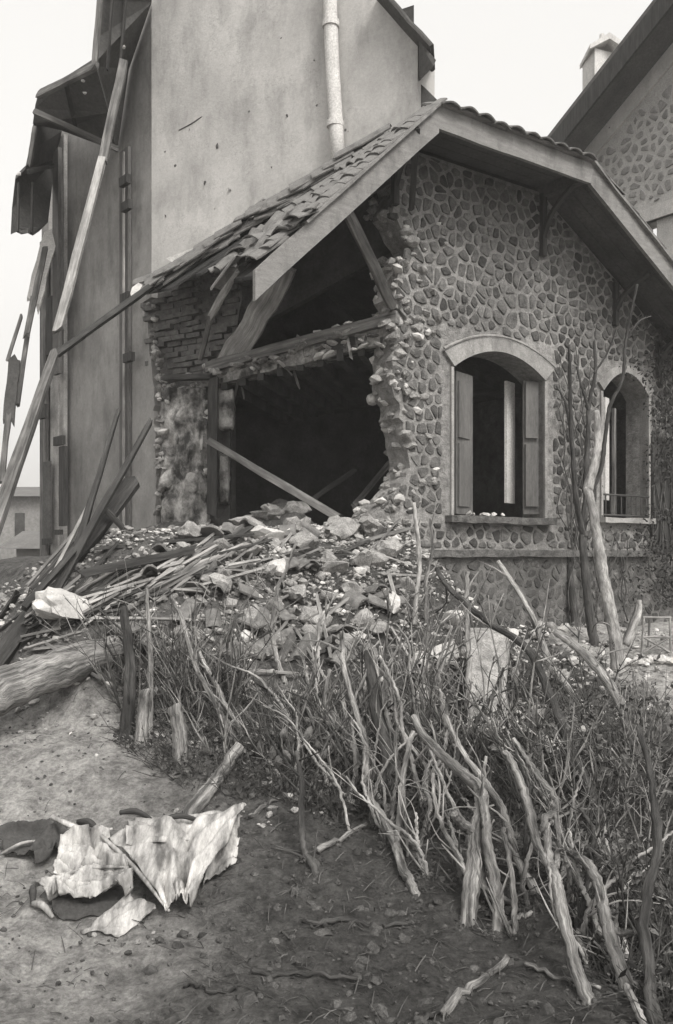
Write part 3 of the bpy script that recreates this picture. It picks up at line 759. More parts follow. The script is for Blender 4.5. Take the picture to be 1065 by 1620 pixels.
# attic floor: joists and broken ceiling plaster, torn on a line from the right of the hole back to the tall wall
fl0 = P(628, 512, 8.62); fl1 = P(330, 590, 9.78)
zf = fl0.z
fl0.z = zf; 
pe = [fl0, fl1, fl1+Vector((-.2,4.0,.1)), fl0+Vector((1.6,3.2,0))]
vs = [v+Vector((0,0,0)) for v in pe]+[v-Vector((0,0,.10)) for v in pe]
obj('attic_floor', vs, [(0,1,2,3),(7,6,5,4),(0,4,5,1),(1,5,6,2),(2,6,7,3),(3,7,4,0)], M_shade, cott)
ed = (fl1-fl0)
for k in range(26):
    t = (k+.5)/26; c = fl0+ed*t+Vector((random.uniform(-.04,.04), random.uniform(-.12,.02), random.uniform(-.06,.05)))
    obj('broken_lath' if k % 3 else 'plaster_lump', *rock(c, random.uniform(.04,.085), (1.7,1,.55), k+300, .4), M_woodL if k % 3 == 0 else (M_rub if k % 3 == 1 else M_wood), cott)
obj('edge_beam', *plank(fl0+Vector((0,-.02,.05)), fl1+Vector((0,-.02,.05)), .10, .11, seg=8, jag=.1, seed=9), M_wood, cott)
obj('floor_edge', *plank(fl0+Vector((.05,.09,-.02)), fl1+Vector((0,.09,-.02)), .20, .26, up=Vector((0,0,1)), seg=22, jag=.1, seed=19), M_inner, cott)
obj('edge_beam', *plank(fl0+Vector((.1,.05,-.14)), fl1+Vector((0,.05,-.06)), .09, .08, seg=8, jag=.1, seed=10), M_woodD, cott)
for k in range(9):
    p0 = fl0.lerp(fl1, (k+.6)/9.5)-Vector((0,0,.16)); obj('joist', *plank(p0, p0+Vector((.5,2.6,.0)), .07, .12, seg=2, jag=.1, seed=k), M_shade, cott)
for k, (x, y) in enumerate(((520,560),(600,545),(575,548),(445,575),(400,583),(505,563),(560,552))):
    p = P(x, y, 9.7-1.1*(x-330)/300-.08); obj('plaster_lump', *rock(p, .05, (2.4,1,.5), k+70), M_rubL, cott)

rnd = random.Random(303)
for k in range(15):      # laths and splinters hanging from the torn floor
    p = fl0.lerp(fl1, rnd.random())+Vector((rnd.uniform(-.05,.05), rnd.uniform(-.1,.5), -.02)); l = rnd.uniform(.06,.28)
    q = p+Vector((rnd.gauss(0,.35)*l, rnd.gauss(0,.3)*l, -l))
    obj('hanging_lath', *plank(p, q, rnd.uniform(.012,.03), .012, up=Vector((0,1,0)), seg=3, jag=.9, seed=k), rnd.choice((M_wood,M_wood,M_woodL,M_woodD)), cott)
for k in range(110):      # broken slab edge: rubble and plaster clinging to the joists
    t = rnd.random(); c = fl0+ed*t+Vector((rnd.uniform(-.05,.05), rnd.uniform(-.05,.25), rnd.uniform(-.12,.12)))
    obj('slab_rubble', *rock(c, rnd.uniform(.03,.085), (1.6,1.1,.5), 4400+k), (M_rub, M_rub, M_inner, M_rubL)[k % 4], cott)

# ------------------------------------------------------------ the tall house
tb = P(240, 1050, 10.3); tall = empty('tall_house', (tb.x, tb.y, .6), label='tall rendered house with a pale drainpipe and wrecked eaves rising behind the cottage', cat='house')
TOP = EYE+(HY+260)/F*9.5
# T wall: above the cottage roof (holes none), bottom follows the roof line; left strip goes to the ground with a jagged torn edge
def tuv(px, py): return T.uv(px, py)
tR = tuv(660, 100)[0]; tL = T.uv(240, 300)[0]
gab = [tuv(661, 56), tuv(600, -4), (tuv(560,-4)[0], tuv(560,-60)[1])]
low = [tuv(661, 190), tuv(640, 200), tuv(420, 335), tuv(250, 440), tuv(238, 452)]
poly = [low[0]]+gab+[(tuv(480,0)[0], TOP+1.5), (tL, TOP+1.5)]+[(tL, low[-1][1]), low[-2], low[-3], low[-4]]
extr('front_wall', T, [poly], 0, .4, M_plaster, tall)
# lower left strip with the ragged plaster edge where the cottage was torn away
jr = jag([tuv(x, y) for x, y in ((222,476),(236,512),(241,560),(248,612),(247,660),(251,720),(252,780),(250,840),(250,900))], .016, .07, 8)
# this strip continues the long side wall towards us, so it lies in that wall's plane
def luv(px, py): return Lw.uv(px, py)
Lx0 = luv(240, 500)[0]
side = [luv(66, 960), luv(66, 200), luv(100, 176), luv(176, 190), luv(206, 80), luv(222,-60), (luv(239.5,0)[0], TOP+1.5), luv(239.5, 470), luv(224, 480)]
side = side+[(luv(x, y)) for x, y in jag([(224,480),(233,512),(238,560),(244,612),(243,660),(247,720),(248,780),(246,840),(246,960)], 1.6, 9, 8)[1:]]
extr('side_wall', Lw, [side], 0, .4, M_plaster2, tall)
# scar: rough brick courses exposed on the tall wall where the cottage roof space met it
sc0, sc1 = tuv(226, 470)[0], tuv(372, 500)[0]
zb0, zb1 = tuv(300, 880)[1], tuv(300, 405)[1]
pj = [tuv(x, y) for x, y in ((228,468),(300,410),(345,388),(640,215),(640,360),(392,500),(372,520),(352,600),(340,640),(340,900),(245,900),(246,700),(240,600),(232,520))]
extr('scar_backing', T, [pj], .30, .38, M_shade, tall)  # backing coloured dark to stand for shade in the roof space
pj2 = [tuv(x, y) for x, y in ((225,470),(300,412),(372,395),(376,470),(352,600),(338,640),(338,900),(243,900),(244,700),(238,600),(230,520))]
extr('scar_bed', T, [pj2], .08, .30, M_mortarD, tall)
rnd = random.Random(5); nbk = 0
bh, bl = .062, .20
z = tuv(300, 596)[1]; r_ = 0
while z < zb1:
    a = sc0-.1+(r_ % 2)*bl/2
    while a < sc1+.1:
        px_, py_ = T.px(a+bl/2, z+bh/2)
        if inside((a+bl/2, z+bh/2), pj2) and rnd.random() > .10+.25*(noise.noise(Vector((a*3,z*3,4))) > .25) and nbk < 300:
            o = rnd.uniform(-.04,.04)+.05*noise.noise(Vector((a*4,z*4,0))); j = rnd.uniform(-.008,.008)
            vs = [T.xyz(a+x, z+zz+j, off) for off in (.03+o, .2) for x, zz in ((.004+rnd.uniform(0,.01),.003),(bl-.006-rnd.uniform(0,.01),.003+rnd.uniform(0,.004)),(bl-.006-rnd.uniform(0,.01),bh-.006),(.004,bh-.006-rnd.uniform(0,.006)))]
            obj('brick', vs, [(0,1,2,3),(7,6,5,4),(0,4,5,1),(1,5,6,2),(2,6,7,3),(3,7,4,0)], M_brick, tall); nbk += 1
        a += bl*rnd.uniform(.96,1.04)
    z += bh; r_ += 1
# torn inner plaster pier below, still standing against the tall wall
pier = jag([tuv(x, y) for x, y in ((252,606),(300,600),(330,604),(331,700),(328,800),(328,860),(252,860))], .012, .09, 12)
def relief(name, wall, pxs, pys, o0, amp, m, parent, n=26, mm=34, seed=0, back=.25, ragged=.0):
    """a lumpy vertical slab between pixel columns and rows"""
    vs, fs = [], []; (x0, x1), (y0, y1) = pxs, pys
    for j in range(mm+1):
        for i in range(n+1):
            px_ = x0+(x1-x0)*i/n; py_ = y0+(y1-y0)*j/mm
            if i in (0, n): px_ += 6*ragged*noise.noise(Vector((i*3., j*.6, seed)))
            if j in (0, mm): py_ += 8*ragged*noise.noise(Vector((i*.6, j, seed)))
            v = noise.noise(Vector((i*.22, j*.22, seed)))*amp+noise.noise(Vector((i*.7, j*.7, seed+3)))*amp*.5
            e = min(i, n-i, j, mm-j)
            vs.append(wall.at(px_, py_, o0+v+(back if e == 0 else 0)))
    k = n+1
    fs = [(j*k+i, j*k+i+1, (j+1)*k+i+1, (j+1)*k+i) for j in range(mm) for i in range(n)]
    return obj(name, vs, fs, m, parent, smooth=True)
relief('torn_plaster', T, (252, 331), (606, 872), -.10, .10, M_inner, tall, seed=3, ragged=1.5)
obj('door_post', *plank(T.at(338, 598, -.2), T.at(336, 812, -.2), .10, .10, up=Vector((0,1,0)), seg=6, jag=.2, seed=3), M_woodD, tall)
relief('pier_stub', T, (344, 372), (612, 682), -.08, .05, M_inner, tall, 8, 12, seed=8, ragged=.6)
relief('pier_stub', T, (346, 364), (716, 800), -.02, .04, M_inner, tall, 6, 12, seed=9, ragged=.6)
rnd = random.Random(808)
for k in range(90):      # ragged rubble edges of the torn pier and of the brick scar
    w_ = rnd.random()
    if w_ < .35: x, y = 252+rnd.gauss(0,5), rnd.uniform(600,850)
    elif w_ < .6: x, y = rnd.uniform(250,334), 602+rnd.gauss(0,7)
    elif w_ < .75: x, y = 331+rnd.gauss(0,4), rnd.uniform(610,850)
    else: x, y = interp(y0_ := rnd.uniform(480,600), [(480,236),(600,252)])+rnd.gauss(0,4), y0_
    if w_ < .6 and w_ > .35 and rnd.random() < .3: y += rnd.uniform(0,30)
    obj('torn_masonry', *rock(T.at(x, y, -.10+rnd.uniform(-.06,.1)), rnd.uniform(.025,.075), (1.2,1,.8), 6000+k), M_rub if rnd.random() < .88 else M_rubL, tall)
for k in range(7):      # scabs of plaster left on the pier
    x, y = rnd.uniform(262,325), rnd.uniform(700,850) if k > 4 else rnd.uniform(615,700)
    obj('plaster_scab', *rock(T.at(x, y, -.14), rnd.uniform(.05,.11), (.9,.25,1.3), 6200+k), M_inner, tall)
wbeam('lintel', (268,598,9.9), (336,596,9.6), 8, M_woodD, tall, .1, seed=32, jag_=.8)
# closed body of the tall house behind (right return, back) so that its inside is dark
tr = T.xyz(tR-.02, 0, .41); trb = Vector((tr.x+.25, tr.y+6.5, 0))
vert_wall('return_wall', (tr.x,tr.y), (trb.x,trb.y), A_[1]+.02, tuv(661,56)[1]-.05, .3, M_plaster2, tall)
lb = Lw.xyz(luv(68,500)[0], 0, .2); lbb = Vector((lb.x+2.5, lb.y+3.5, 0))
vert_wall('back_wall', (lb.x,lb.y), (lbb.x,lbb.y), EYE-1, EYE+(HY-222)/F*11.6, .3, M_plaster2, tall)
vert_wall('back_wall', (lbb.x,lbb.y), (trb.x,trb.y), EYE-1, EYE+(HY-222)/F*11.6, .3, M_shade, tall)
def cap(name, pts, z, th, m, parent):
    n = len(pts); vs = [Vector((p.x, p.y, z)) for p in pts]+[Vector((p.x, p.y, z+th)) for p in pts]
    return obj(name, vs, [tuple(range(n)), tuple(range(2*n-1, n-1, -1))]+[(i, (i+1) % n, (i+1) % n+n, i+n) for i in range(n)], m, parent)
cap('upper_floor', [T.at(245, 0, .3), T.at(655, 0, .3), trb, lbb, Lw.at(75, 0, .35)], EYE+(HY-225)/F*11.6, .2, M_shade, tall)
# pale drainpipe
pp = [T.at(521,-60,-.09), T.at(523, 30,-.09), T.at(527,120,-.09), T.at(537, 275,-.09)]
dp = link('drainpipe', mesh('drainpipe', *tube(pp, [.070]*4, 14, .0, sub=2), M_pipe, True), tall)
for (x, y) in ((523.5,38),(530.5,196)):
    q = T.at(x, y, -.09); obj('pipe_collar', *tube([q-Vector((0,0,.03)), q+Vector((0,0,.03))], [.085,.085], 14, 0), M_pipe, dp).location = (0,0,0)
rnd = random.Random(91)
for k, (x, y, r) in enumerate(((343,232,.035),(325,290,.028),(455,183,.02),(262,342,.02),(278,262,.018),(262,240,.015),(502,167,.014),(497,95,.013),(395,176,.013),(365,300,.016),(300,205,.014),(430,265,.014),(340,330,.013),(445,60,.012))):
    obj('shrapnel_pit', *rock(T.at(x, y, .0), r*1.35, (1.2,.25,1), 7700+k, .5), M_mortarD, tall)
obj('scratch', *tube([T.at(283,206,-.002), T.at(302,196,-.002), T.at(320,184,-.002)], [.006,.01,.004], 4, .2), M_mortarD, tall)
for (x, y) in ((523,36),(530,190)):
    obj('pipe_bracket', *plank(T.at(x-11,y+2,-.02), T.at(x+11,y+2,-.02), .03, .05, up=Vector((0,0,1)), seg=2, jag=.05), M_eave, tall)
# right verge: rendered edge, roof board and dark gutter end
wbeam('verge_board', (598,-8,8.85), (684,92,8.6), 7, M_eave, tall, .3, jag_=.05, up=Vector((0,1,0)))
vs = [P(662,62,8.6), P(690,95,8.4), P(686,105,8.4), P(664,128,8.6), P(662,62,9.6), P(690,95,9.4), P(686,105,9.4), P(664,128,9.6)]
obj('eave_end', vs, [(0,1,2,3),(7,6,5,4),(0,4,5,1),(1,5,6,2),(2,6,7,3),(3,7,4,0)], M_eave, tall)
vs = [P(662,130,8.75), P(672,138,8.75), P(706,172,8.7), P(662,190,8.75), P(662,130,9.6), P(672,138,9.6), P(706,172,9.6), P(662,190,9.6)]
obj('gutter_end', vs, [(0,1,2,3),(7,6,5,4),(0,4,5,1),(1,5,6,2),(2,6,7,3),(3,7,4,0)], M_eave, tall)
# left eaves: sloping boarded soffit torn loose, with rafters
def slab(name, pts, vec, m, parent):
    lp = [[Vector(((p[0]), p[1], 0)) for p in pts]]; tr_ = tessellate_polygon(lp)
    v0 = [P(*p) for p in pts]; n = len(v0)
    vs = v0+[v+vec for v in v0]
    fs = [tuple(t) for t in tr_]+[tuple(i+n for i in reversed(t)) for t in tr_]+[(i, (i+1) % n, (i+1) % n+n, i+n) for i in range(n)]
    return obj(name, vs, fs, m, parent)
def eslab(name, pts, vec, m, th=.0):
    return slab(name, [(x, y, Lw.depth(x, o)) for x, y, o in pts], vec, m, tall)
BTH = Vector((-.01,.05,.07))
eslab('eave_soffit', [(232,-70,-.3),(166,-70,-.7),(160,0,-.72),(150,62,-.75),(146,104,-.8),(152,122,-.7),(160,170,-.45),(186,236,-.05),(204,110,-.05),(240,4,-.05)], BTH, M_eave)
eslab('eave_soffit', [(150,98,-.8),(104,127,-.85),(62,147,-.9),(55,172,-.85),(52,196,-.8),(96,206,-.3),(184,239,-.04),(172,178,-.4)], BTH, M_eave)
eslab('eave_flap', [(54,190,-.8),(46,240,-.85),(40,268,-.88),(24,284,-.92),(19,330,-.95),(17,371,-.95),(26,367,-.95),(34,371,-.92),(44,369,-.9),(52,373,-.8),(62,366,-.6),(76,352,-.4),(88,250,-.1),(98,208,-.1)], BTH, M_eave)
for k, (a, b, wd, m) in enumerate((((58,178,-.9),(186,236,-.12),8,M_wood),((62,150,-.97),(150,106,-.92),11,M_wood),((150,100,-.86),(164,-60,-.82),8,M_wood),((170,110,-.62),(182,-60,-.6),3,M_woodD),((190,110,-.4),(204,-60,-.4),3,M_woodD),((104,130,-.9),(120,205,-.4),3,M_woodD),((44,272,-.97),(84,262,-.3),4,M_woodD),((56,200,-.9),(46,262,-.93),6,M_wood),((30,290,-.98),(28,366,-.98),3,M_woodD),((52,290,-.8),(50,368,-.8),3,M_woodD))):
    wbeam('rafter', (a[0],a[1],Lw.depth(a[0],a[2]-.03)), (b[0],b[1],Lw.depth(b[0],b[2]-.03)), wd, m, tall, .05, seed=40+k)
for k, (x, y) in enumerate(((128,112),(131,128),(134,147),(196,75),(30,275),(138,106))):
    obj('roof_chip', *rock(P(x, y, Lw.depth(x, -.95)), .022 if k != 4 else .035, (1.4,1,.8), 600+k), M_rubL, tall)
# battered boards hanging at the outer corner
for k, (a, b, wd, m) in enumerate((((80,372,11.9),(52,480,11.5),24,M_white),((72,392,11.5),(42,530,11.2),9,M_wood),((52,470,11.4),(28,640,11.2),7,M_wood),((24,570,11.1),(14,660,11.0),18,M_eave),((14,655,11.0),(2,760,10.9),9,M_wood),((34,500,11.3),(12,570,11.1),5,M_wood))):
    wbeam('hanging_board', a, b, wd, m, tall, .03, seed=60+k, jag_=.4)
# side wall joinery: shutters, corner boards, drain cable
def lboard(name, x0, x1, y0, y1, o, m, th=.05, parent=tall):
    a0, a1 = Lw.uv(x0, 500, o)[0], Lw.uv(x1, 500, o)[0]; xm = (x0+x1)/2
    z0, z1 = Lw.uv(xm, y1, o)[1], Lw.uv(xm, y0, o)[1]
    vs = [Lw.xyz(a, z, oo) for oo in (o, o+th) for a, z in ((a0,z0),(a1,z0),(a1,z1),(a0,z1))]
    return obj(name, vs, [(0,1,2,3),(7,6,5,4),(0,4,5,1),(1,5,6,2),(2,6,7,3),(3,7,4,0)], m, parent)
lboard('corner_board', 93, 101, 215, 900, -.10, M_trim); lboard('shutter', 83, 92, 236, 592, -.22, M_shut)
lboard('corner_board', 63, 72, 380, 905, -.08, M_wood); lboard('shutter', 73, 82, 470, 560, -.2, M_woodD)
lboard('window_frame', 80, 92, 596, 870, -.12, M_trim); lboard('shutter', 93, 101, 706, 832, -.24, M_woodD)
lboard('shutter_catch', 84, 98, 690, 704, -.26, M_woodD); lboard('shutter', 68, 76, 730, 860, -.22, M_eave)
lboard('shutter_catch', 60, 70, 640, 662, -.26, M_woodD); lboard('shutter_catch', 66, 76, 852, 862, -.26, M_woodD); lboard('shutter_catch', 86, 94, 838, 846, -.26, M_woodD)
lboard('window_frame', 77, 83, 240, 380, -.15, M_white)
lboard('cable_duct', 189, 203, 236, 860, -.05, M_shut, .04); lboard('cable', 193.5, 195.5, 240, 860, -.09, M_woodL, .02)
for (x, y) in ((197,325),(200,565),(196,470),(194,285)):
    lboard('cable_hook', x-6, x+6, y-7, y+7, -.16, M_woodD, .06)
# flashing: pale strip at the foot of the render over the cottage roof
wbeam('flashing', (212,462,10.0), (242,438,10.1), 12, M_rubL, tall, .05, seed=80, jag_=.5)
wbeam('flashing', (270,412,9.95), (312,396,9.85), 9, M_rubL, tall, .05, seed=81, jag_=.5)
wbeam('flashing', (318,392,9.85), (392,346,9.6), 5, M_rub, tall, .05, seed=82, jag_=.5)

# ------------------------------------------------------------ house on the right
nb_ = Nw.at(980, 900); nh = empty('neighbour_house', (nb_.x, nb_.y, .6), label='pale stone house with a steep dark verge and white chimney at upper right', cat='house')
def nuv(x, y): return Nw.uv(x, y)
g0, g1 = nuv(905, 268), nuv(1150, -30)
slp = (g1[1]-g0[1])/(g1[0]-g0[0])
wpoly = [(g0[0]-.5, EYE-1), (g1[0]+2, EYE-1), (g1[0]+2, g1[1]+2*slp), (g0[0]-.5, g0[1]-.5*slp)]
wa, wb = nuv(1012, 350)[0], nuv(1100, 350)[0]; wz0, wz1 = nuv(1040, 470)[1], nuv(1040, 346)[1]
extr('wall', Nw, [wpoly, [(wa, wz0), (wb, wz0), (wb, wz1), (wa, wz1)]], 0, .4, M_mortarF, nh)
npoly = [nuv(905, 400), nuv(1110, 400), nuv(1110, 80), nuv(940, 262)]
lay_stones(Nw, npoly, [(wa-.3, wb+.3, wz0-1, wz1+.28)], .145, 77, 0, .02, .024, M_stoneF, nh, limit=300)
# moulded band under the verge, lintel, shutter
def nband(name, o0, o1, dz0, dz1, m, x0=None, x1=None):
    p = (g0[0]-.55, g0[1]-.55*slp); q = (g1[0]+2, g1[1]+2*slp)
    return extr(name, Nw, [[(p[0], p[1]+dz0), (q[0], q[1]+dz0), (q[0], q[1]+dz1), (p[0], p[1]+dz1)]], o0, o1, m, nh)
nband('verge_band', -.05, -.0, -.30, .02, M_plaster)
nband('verge_soffit', -.75, .5, .02, .10, M_eave)
nband('bargeboard', -.80, -.752, -.14, .24, M_woodD)
nband('roof_covering', -.80, 3.5, .244, .32, M_farroof)
extr('lintel', Nw, [[(wa-.18, wz1), (wb, wz1), (wb, wz1+.24), (wa-.18, wz1+.24)]], -.04, .1, M_white, nh)
extr('jamb', Nw, [[(wa-.14, wz0), (wa-.002, wz0), (wa-.002, wz1-.002), (wa-.14, wz1-.002)]], -.03, .1, M_white, nh)
e1 = nuv(1036, 350)[0]
extr('shutter', Nw, [[(e1, wz0), (wb, wz0), (wb, wz1), (e1, wz1)]], .06, .1, M_white, nh)
extr('room_back', Nw, [[(wa-.2, wz0-.2), (wb+.2, wz0-.2), (wb+.2, wz1+.2), (wa-.2, wz1+.2)]], .9, .95, M_shade, nh)
# chimney standing beyond the ridge
cd_ = 19.5
cb = [P(941,150,cd_), P(976,150,cd_)]
hz = P(941,76,cd_).z
chim = obj('chimney', *box8(Vector((cb[0].x, cd_, cb[0].z-1.5)), Vector((cb[1].x-cb[0].x,0.2,0)), Vector((-.1,.6,0)), Vector((0,0,hz-cb[0].z+1.5))), M_pipe, nh)
vs = []; x0, x1 = P(932,0,cd_).x, P(990,0,cd_).x; zt = P(0,80,cd_).z; zm = P(0,64,cd_).z; xm = P(963,0,cd_).x
for yy in (cd_-.08, cd_+.75): vs += [Vector((x0,yy,zt)), Vector((x1,yy,zt-.02)), Vector((x1,yy,zt+.09)), Vector((xm,yy,zm+.13)), Vector((x0,yy,zt+.09)), Vector((xm,yy,zm))]
obj('chimney_cap', vs, [(0,5,3,4),(5,1,2,3),(10,6,10,9)[:3],(6,10,9,11)[::-1],(11,9,8,7)[::-1],(0,6,11,5),(5,11,7,1),(4,3,9,10),(3,2,8,9),(0,4,10,6),(1,7,8,2)][0:2]+[(6,10,9,11),(11,9,8,7),(0,6,11,5),(5,11,7,1),(4,3,9,10),(3,2,8,9),(0,4,10,6),(1,7,8,2)], M_pipe, nh)
obj('chimney_pot', *tube([Vector((P(959,0,cd_).x, cd_+.3, zm+.02)), Vector((P(959,0,cd_).x, cd_+.3, P(0,42,cd_).z))], [.07,.055], 10, .02), M_pipe, nh)

# ------------------------------------------------------------ far things on the left
def house(name, x0, x1, ytop, yroof, d, dep, label, m=M_far, mr_=M_farroof, base=960):
    a, b = P(x0, ytop, d), P(x1, ytop, d); z0 = hgt(a.x, a.y)-.2
    e = empty(name, (a.x, a.y, z0), label=label, cat='house')
    obj('wall', *box8(Vector((a.x, d, z0)), Vector((b.x-a.x,0,0)), Vector((0,dep,0)), Vector((0,0,a.z-z0))), m, e)
    zr = P(0, yroof, d).z; ov = .35
    vs = [Vector((a.x-ov,d-ov,a.z)), Vector((b.x+ov,d-ov,a.z)), Vector((b.x+ov,d+dep+ov,a.z)), Vector((a.x-ov,d+dep+ov,a.z)), Vector((a.x-ov,d+dep/2,zr)), Vector((b.x+ov,d+dep/2,zr))]
    obj('roof', vs, [(0,1,5,4),(2,3,4,5),(0,4,3),(1,2,5),(3,2,1,0)], mr_, e)
    w_ = (b.x-a.x)
    for k in range(3):
        xx = a.x+w_*(.2+.27*k); obj('window', *box8(Vector((xx, d-.03, a.z-1.5)), Vector((w_*.1,0,0)), Vector((0,.06,0)), Vector((0,0,.9))), M_shade, e)
    return e
house('far_house', -90, 64, 786, 758, 34, 8, 'distant grey house with a low roof seen past the left edge of the tall house', m=M_far)
house('garden_shed', 26, 66, 868, 838, 24, 3, 'small pale shed in front of the distant grey house', m=M_plaster2, mr_=M_farroof)
fe = empty('garden_fence', on(-4.5, 16), label='low wooden garden fence beyond the log at far left', cat='fence')
for k in range(16):
    x = -9+k*.42; p = on(x, 17.5)
    obj('fence_post', *plank(p-Vector((0,0,.1)), p+Vector((random.uniform(-.03,.03),0,.75)), .09, .05, up=Vector((0,1,0)), seg=2, jag=.1, seed=k), M_wood, fe)
for dz in (.3, .62): obj('fence_rail', *plank(on(-9.3,17.5,dz), on(-2.5,17.5,dz), .07, .04, seg=6, seed=int(dz*10)), M_wood, fe)

# ------------------------------------------------------------ loose timbers
def timber(name, a, b, wpx, m, label, cat='beam', th=.07, seed=0, **k):
    return tag(wbeam(name, a, b, wpx, m, None, th, seed=seed, **k), label, cat)
def gend(px, py, up=.03): return (px, py, gdepth(px, py, up))
g = gdepth(0, 1056)
timber('fallen_beam', (-60,1120,gdepth(-60,1120)), (208,764,gdepth(0,1056)+1.15), 25, M_woodD, 'thickest charred beam leaning up across the left corner of the wreck', th=.09, seed=1)
timber('fallen_beam', (60,985,6.1), (233,677,7.2), 13, M_woodD, 'long thin charred beam ending in a sharp point against the side wall', th=.06, seed=2, jag_=.9, taper=.6)
timber('fallen_beam', (118,880,6.5), (182,668,7.0), 11, M_woodD, 'upright charred splinter rising beside the two leaning beams', th=.05, seed=3, jag_=1.2, taper=.45)
timber('fallen_beam', (70,935,6.4), (152,775,6.9), 5, M_woodL, 'thin pale lath leaning behind the charred beams', 'lath', .02, 4)
timber('fallen_beam', (204,846,6.9), (168,806,6.8), 8, M_woodD, 'short dark stick propping the leaning charred beams', 'stick', .05, 5)
timber('fallen_beam', (40,960,6.0), (118,872,6.4), 9, M_woodD, 'dark offcut lying under the leaning charred beams', 'beam', .06, 6)
timber('long_pole', (246,448,9.7), (82,566,8.2), 9, M_woodD, 'long dark pole slanting down from the torn roof corner across the side wall', 'pole', .05, 7, jag_=.2)
timber('leaning_rafter', (-25,880,7.0), (88,560,8.15), 19, M_wood, 'thick grey rafter leaning at the left edge of the picture below the long pole', 'rafter', .08, 8, taper=.7)
timber('leaning_rafter', (162,252,9.3), (92,520,8.4), 13, M_woodL, 'lower half of the broken pale rafter hanging before the side wall', 'rafter', .05, 9)
timber('leaning_rafter', (196,98,9.7), (163,254,9.3), 13, M_wood, 'upper half of the broken pale rafter under the torn eaves', 'rafter', .05, 10)
timber('fallen_beam', (334,700,8.9), (534,818,8.1), 12, M_wood, 'grey beam fallen slantwise inside the dark room of the cottage', 'beam', .09, 11)
rnd = random.Random(515)
for k in range(60):
    x = rnd.uniform(360,640); y = rnd.uniform(745,832); d = gdepth(x, y)
    if not 8 < d < 13: continue
    c = P(x, y, d); r = rnd.uniform(.04,.14)
    tag(obj('rubble_stone', *rock(c, r, (1.3,1,.7), 7000+k), M_rub if rnd.random() < .8 else M_rubL), 'dusty stone of the debris inside the dark cottage room', 'stone', 'stones inside the cottage room')
for k, (a, b, wd, m, lb) in enumerate((((480,800,9.6),(560,745,10.4),8,M_woodD,'dark board sticking up at the middle of the dark room'),((560,800,9.4),(615,735,10.0),9,M_wood,'grey board leaning at the right inside the dark room'))):
    timber('fallen_board', a, b, wd, m, lb, 'board', .04, 70+k)
for k in range(26):
    x = rnd.uniform(-30,120); y = rnd.uniform(925,1030); a0 = gdepth(x, y, .03)
    if a0 > 8: continue
    ln = rnd.uniform(40,120); an = R(rnd.gauss(-30,22)); x2, y2 = x+ln*math.cos(an), y+ln*math.sin(an); b0 = min(gdepth(x2, y2, .05), a0+.5)
    cm = rnd.random() < .5
    tag(wbeam('broken_plank', (x,y,a0), (x2,y2,b0), rnd.uniform(4,11), M_woodD if cm else M_wood, None, .02, seed=880+k, jag_=.8, up=Vector((rnd.gauss(0,.4),.5,1))), ('charred' if cm else 'grey')+' plank scattered under the leaning charred beams', 'plank', ('charred' if cm else 'grey')+' planks under the leaning beams')
timber('thin_pole', (150,868,6.5), (402,845,7.0), 5, M_woodD, 'thin dark pole lying nearly level on top of the rubble', 'pole', .04, 12)
timber('fallen_beam', (128,908,6.1), (305,870,6.6), 13, M_woodD, 'dark squared beam lying level on the rubble beneath the thin pole', 'beam', .07, 13)
# planks of the collapsed roof spilling down the left flank of the heap
rnd = random.Random(33)
for k in range(58):
    t = rnd.random(); x = 30+t*330; y = 1000-t*118+rnd.uniform(-30,32); ln = rnd.uniform(50,150); an = R(rnd.gauss(-24,14))
    x2, y2 = x+ln*math.cos(an), y+ln*math.sin(an)
    a = gdepth(x, y, .04+.03*rnd.random()); b_ = gdepth(x2, y2, .06+.05*rnd.random()); 
    if b_ > a+1.2 or b_ > 12 or a > 9: b_ = min(a+.3, 7); 
    if a > 9: continue
    lt = rnd.random() < .42
    mm_ = M_woodL if lt else (M_wood if rnd.random() < .6 else M_woodD); tn = 'pale' if mm_ is M_woodL else ('grey' if mm_ is M_wood else 'charred')
    o = wbeam('broken_plank', (x,y,a), (x2,y2,b_), rnd.uniform(3,10), mm_, None, .018, seed=100+k, jag_=.8, up=Vector((rnd.gauss(0,.4),.5,1)))
    tag(o, ('long ' if ln > 100 else 'short ')+tn+' splintered roof board on the '+('lower' if x < 130 else ('middle' if x < 240 else 'upper'))+' left flank of the heap' , 'plank', ('long ' if ln > 100 else 'short ')+tn+' splintered boards, '+('lower' if x < 130 else ('middle' if x < 240 else 'upper'))+' flank')
for k in range(34):
    x = rnd.uniform(350,640); y = rnd.uniform(850,1060); ln = rnd.uniform(30,90); an = R(rnd.gauss(0,40))
    x2, y2 = x+ln*math.cos(an), y+ln*math.sin(an); a = gdepth(x,y,.05); b_ = gdepth(x2,y2,.07)
    if abs(a-b_) > 1: continue
    tag(wbeam('broken_lath', (x,y,a), (x2,y2,b_), rnd.uniform(2.5,6), rnd.choice((M_woodL,M_wood,M_woodD)), None, .018, seed=200+k, jag_=.8), ('long' if ln > 60 else 'short')+' broken lath among the stones at the '+('top' if y < 920 else ('middle' if y < 990 else 'foot'))+(' left' if x < 500 else ' right')+' of the heap', 'lath', ('long' if ln > 60 else 'short')+' broken laths, '+('top' if y < 920 else ('middle' if y < 990 else 'foot'))+(' left' if x < 500 else ' right'))

